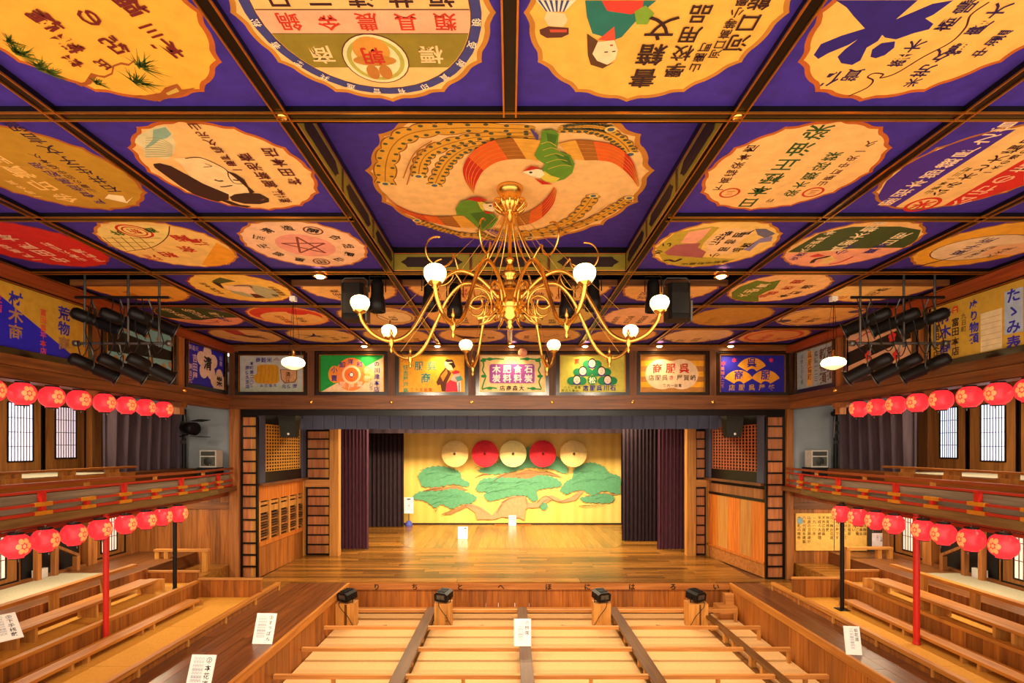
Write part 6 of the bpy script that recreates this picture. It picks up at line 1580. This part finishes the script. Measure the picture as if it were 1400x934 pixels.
# ------------------------------------------------------------------ placards
def placard(label, x, y, z, w, h, txt, small, lean=.3, rz=0.0, frame='#5A5248'):
    t = thing('placard', label, 'placard', (x, y, z), 'white explanatory placards')
    u = Vector((math.cos(rz), math.sin(rz), 0)); n0 = Vector((math.sin(rz), -math.cos(rz), 0)); v = Vector((0, 0, 1)) * math.cos(lean) - n0 * math.sin(lean); n = u.cross(v)
    o = Vector((x, y, z + .004)) - u * w / 2
    mb = MB(); mb.obox(o + u * w / 2 + v * h / 2 - n * .008, u * (w / 2), v * (h / 2), n * .008); obj('card', mb, WHITE, t)
    mb = MB(); b = o + u * w / 2 + v * h * .9 - n * .018; mb.beam(b, Vector((x, y, z)) - n0 * (h * .55 * max(lean, .15) + .12) + Vector((0, 0, .01)), w * .5, .008); obj('easel_back', mb, paint(frame), t)
    a = Art(o, u, v, .0006)
    L = len(txt); a.text(txt, w * .76, h * .86, min(.16 * w * 1.6, h * .85 / L * .9), '#2A2A34', True, 0, 1.12, .02)
    for k in range(small): a.text('八千代座の案内文', w * (.52 - .11 * k), h * .9, h * .085, '#8A8AA0', True, 0, 1.1, .0)
    a.done(t)
def on(px, py, z): y = F * (HC - z) / (py - VY); return X(px, y), y
x, y = on(358, 881, RZ); placard('white placard on the wide runway, nearer the stage', x, y, RZ, .36, .52, '③すっぽん', 4, .35, -.05)
x, y = on(268, 950, RZ); placard('white placard on the wide runway at the bottom edge', x, y, RZ, .36, .52, '②本花道', 4, .35, -.05)
x, y = on(1168, 896, RZ); placard('white placard on the narrow right runway', x, y, RZ, .25, .46, '仮花道', 2, .2, -.12)
x, y = on(714.5, 884, .31); placard('white placard on the centre walk plank of the floor boxes', x, y, .31, .34, .52, '④桝席', 3, .2)
zb_ = 1.46; x, y = on(10, 876, zb_); placard('white placard lying on the left upper bench', x, y, zb_, .36, .5, '⑨下手桟敷', 3, .95, 1.0)
x, y = on(632.5, 737, SZ); placard('white placard on the stage floor left of centre', x, y, SZ, .36, .46, '舞台', 1, .25)
x, y = on(700.5, 719, SZ); placard('white placard before the middle of the pine backdrop', x, y, SZ, .34, .45, '鏡板', 1, .15)
mb = MB(); mb.box(X(676, 22.9), X(726, 22.9), 22.85, 22.95, SZ, SZ + .035); solo('floor_batten', mb, W_ORANGE, 'low reddish batten on the stage floor before the backdrop', 'batten')
x, y = X(559, 22.7), 22.7
t = thing('standing_sign', 'small white notice on a pole with a blue foot, left edge of the backdrop', 'sign stand', (x, y, SZ))
mb = MB(); mb.lathe([(.16, 0), (.16, .1), (.10, .2), (.03, .24), (0, .24)], 14, (x, y, SZ + .001), paint('#4A50A8')); obj('foot', mb, None, t)
mb = MB(); mb.tube([(x, y, SZ + .2), (x, y, Z(700, y))], .02, 6); obj('pole', mb, GREYMET, t)
mb = MB(); mb.box(x - .2, x + .2, y - .03, y + .0, Z(702, y), Z(680, y)); obj('board', mb, WHITE, t)
a = Art((x - .2, y - .031, Z(702, y)), (1, 0, 0), (0, 0, 1), .001); a.text('立入禁止', .2, .55, .1, '#6A6A74'); a.rect(.12, .28, .6, .66, '#3A3A50'); a.done(t, 'mark')

# ------------------------------------------------------------------ far ends of the side aisles
for k, (p0, p1, st) in enumerate(((1088, 1116, ('一九一〇年', '山鹿の旦那衆が', '八千代座を建築', '木戸札の株券')), (1117, 1139, ('回り舞台花道', '桝席桟敷', '天井広告画', '平成の大修理')), (1141, 1163, ('国指定重要', '文化財として', '今も現役の', '芝居小屋です')), (1164, 1184, ('歌舞伎舞踊', '映画演奏会', 'どうぞご覧', 'ください')))):
    y = 13.57; x0, x1, z0, z1 = X(p0, y), X(p1 + 1, y), Z(753, y), Z(702, y)
    t = thing('paper_notice', 'yellowed paper notice with columns of writing, %s from the stage' % ORD[k].replace('nearest', 'first'), 'notice', ((x0 + x1) / 2, y, z0), 'paper notices on the right end wall')
    mb = MB(); mb.box(x0, x1, y, y + .012, z0, z1); obj('sheet', mb, paint('#DCAC54', .7, 0, .12), t)
    a = Art((x0, y - .001, z0), (1, 0, 0), (0, 0, 1), .0008); w = x1 - x0
    for q, s_ in enumerate(st): a.text(s_, w * (.87 - .24 * q), (z1 - z0) * .88, .095, '#4A3418', True, 0, 1.1, .015)
    if k == 0: a.ell(w * .2, (z1 - z0) * .8, .08, .09, '#7A9AA8')
    a.done(t)
y = 13.55; x = X(1200, y); mb = MB(); mb.box(X(1187, y), X(1226, y), y, y + .02, Z(760, y), Z(706, y)); solo('notice_board', mb, paint('#3A342C', .6), 'dark notice board at the far end of the right corridor', 'board')
t = thing('paper_sheet', 'single white paper sheet pinned to the dark board, right corridor', 'paper', (x, y - .02, Z(747, y)))
mb = MB(); mb.box(X(1192, y), X(1208, y), y - .008, y - .003, Z(747, y), Z(729, y)); obj('sheet', mb, paint('#E8DCE0', .7), t); a = Art((X(1192, y), y - .009, Z(747, y)), (1, 0, 0), (0, 0, 1), .0006); a.text('ご注意', .24, .28, .06, '#5A5060'); a.text('お願い', .14, .28, .05, '#8A8090'); a.done(t)
# handrails
t = thing('end_handrail', 'yellow timber handrail on three posts at the far left end wall', 'railing', (-7.9, 12.9, 1.2))
yh = 12.75
for px in (216, 228.5, 280): x = X(px, yh); piece('post', t, W_LIGHT_Z, x - .05, x + .05, yh - .05, yh + .05, SZ if px > 270 else 1.2, Z(754, yh))
piece('rail', t, W_LIGHT_X, X(212, yh), X(286, yh), yh - .06, yh + .06, Z(754, yh), Z(752, yh) + .02)
t = thing('end_handrail', 'timber handrail on posts below the notices at the right end wall', 'railing', (8.3, 12.9, 1.2))
for px in (1201, 1216): x = X(px, yh); piece('post', t, W_LIGHT_Z, x - .05, x + .05, yh - .05, yh + .05, 1.2 if x < 8.32 else 1.46, Z(751, yh))
piece('rail', t, W_LIGHT_X, X(1156, yh), X(1219, yh), yh - .06, yh + .06, Z(751, yh), Z(748, yh))
x = X(1158, yh); piece('post', t, W_LIGHT_Z, x - .05, x + .05, yh - .05, yh + .05, 1.2, Z(751, yh))
# small round red-marked lamp on the centre sign frame
c = (X(714.5, 13.3), 13.3, Z(482, 13.3)); t = thing('small_lamp', 'small round paper lamp above the centre signboard', 'lamp', (c[0], c[1], c[2] - .12))
mb = MB(); mb.lathe([(0, -.11), (.06, -.10), (.115, -.04), (.12, 0), (.115, .04), (.06, .1), (0, .11)], 16, c, paint('#E8A080', .6)); obj('shade', mb, None, t); mb = MB(); mb.tube([(c[0], c[1], c[2] + .1), (c[0], c[1], HB)], .006, 5); obj('cord', mb, BLACK, t)
# loose pale cables lying on the frames
bpy.data.objects.remove(_to, do_unlink=True); bpy.data.curves.remove(_tc)
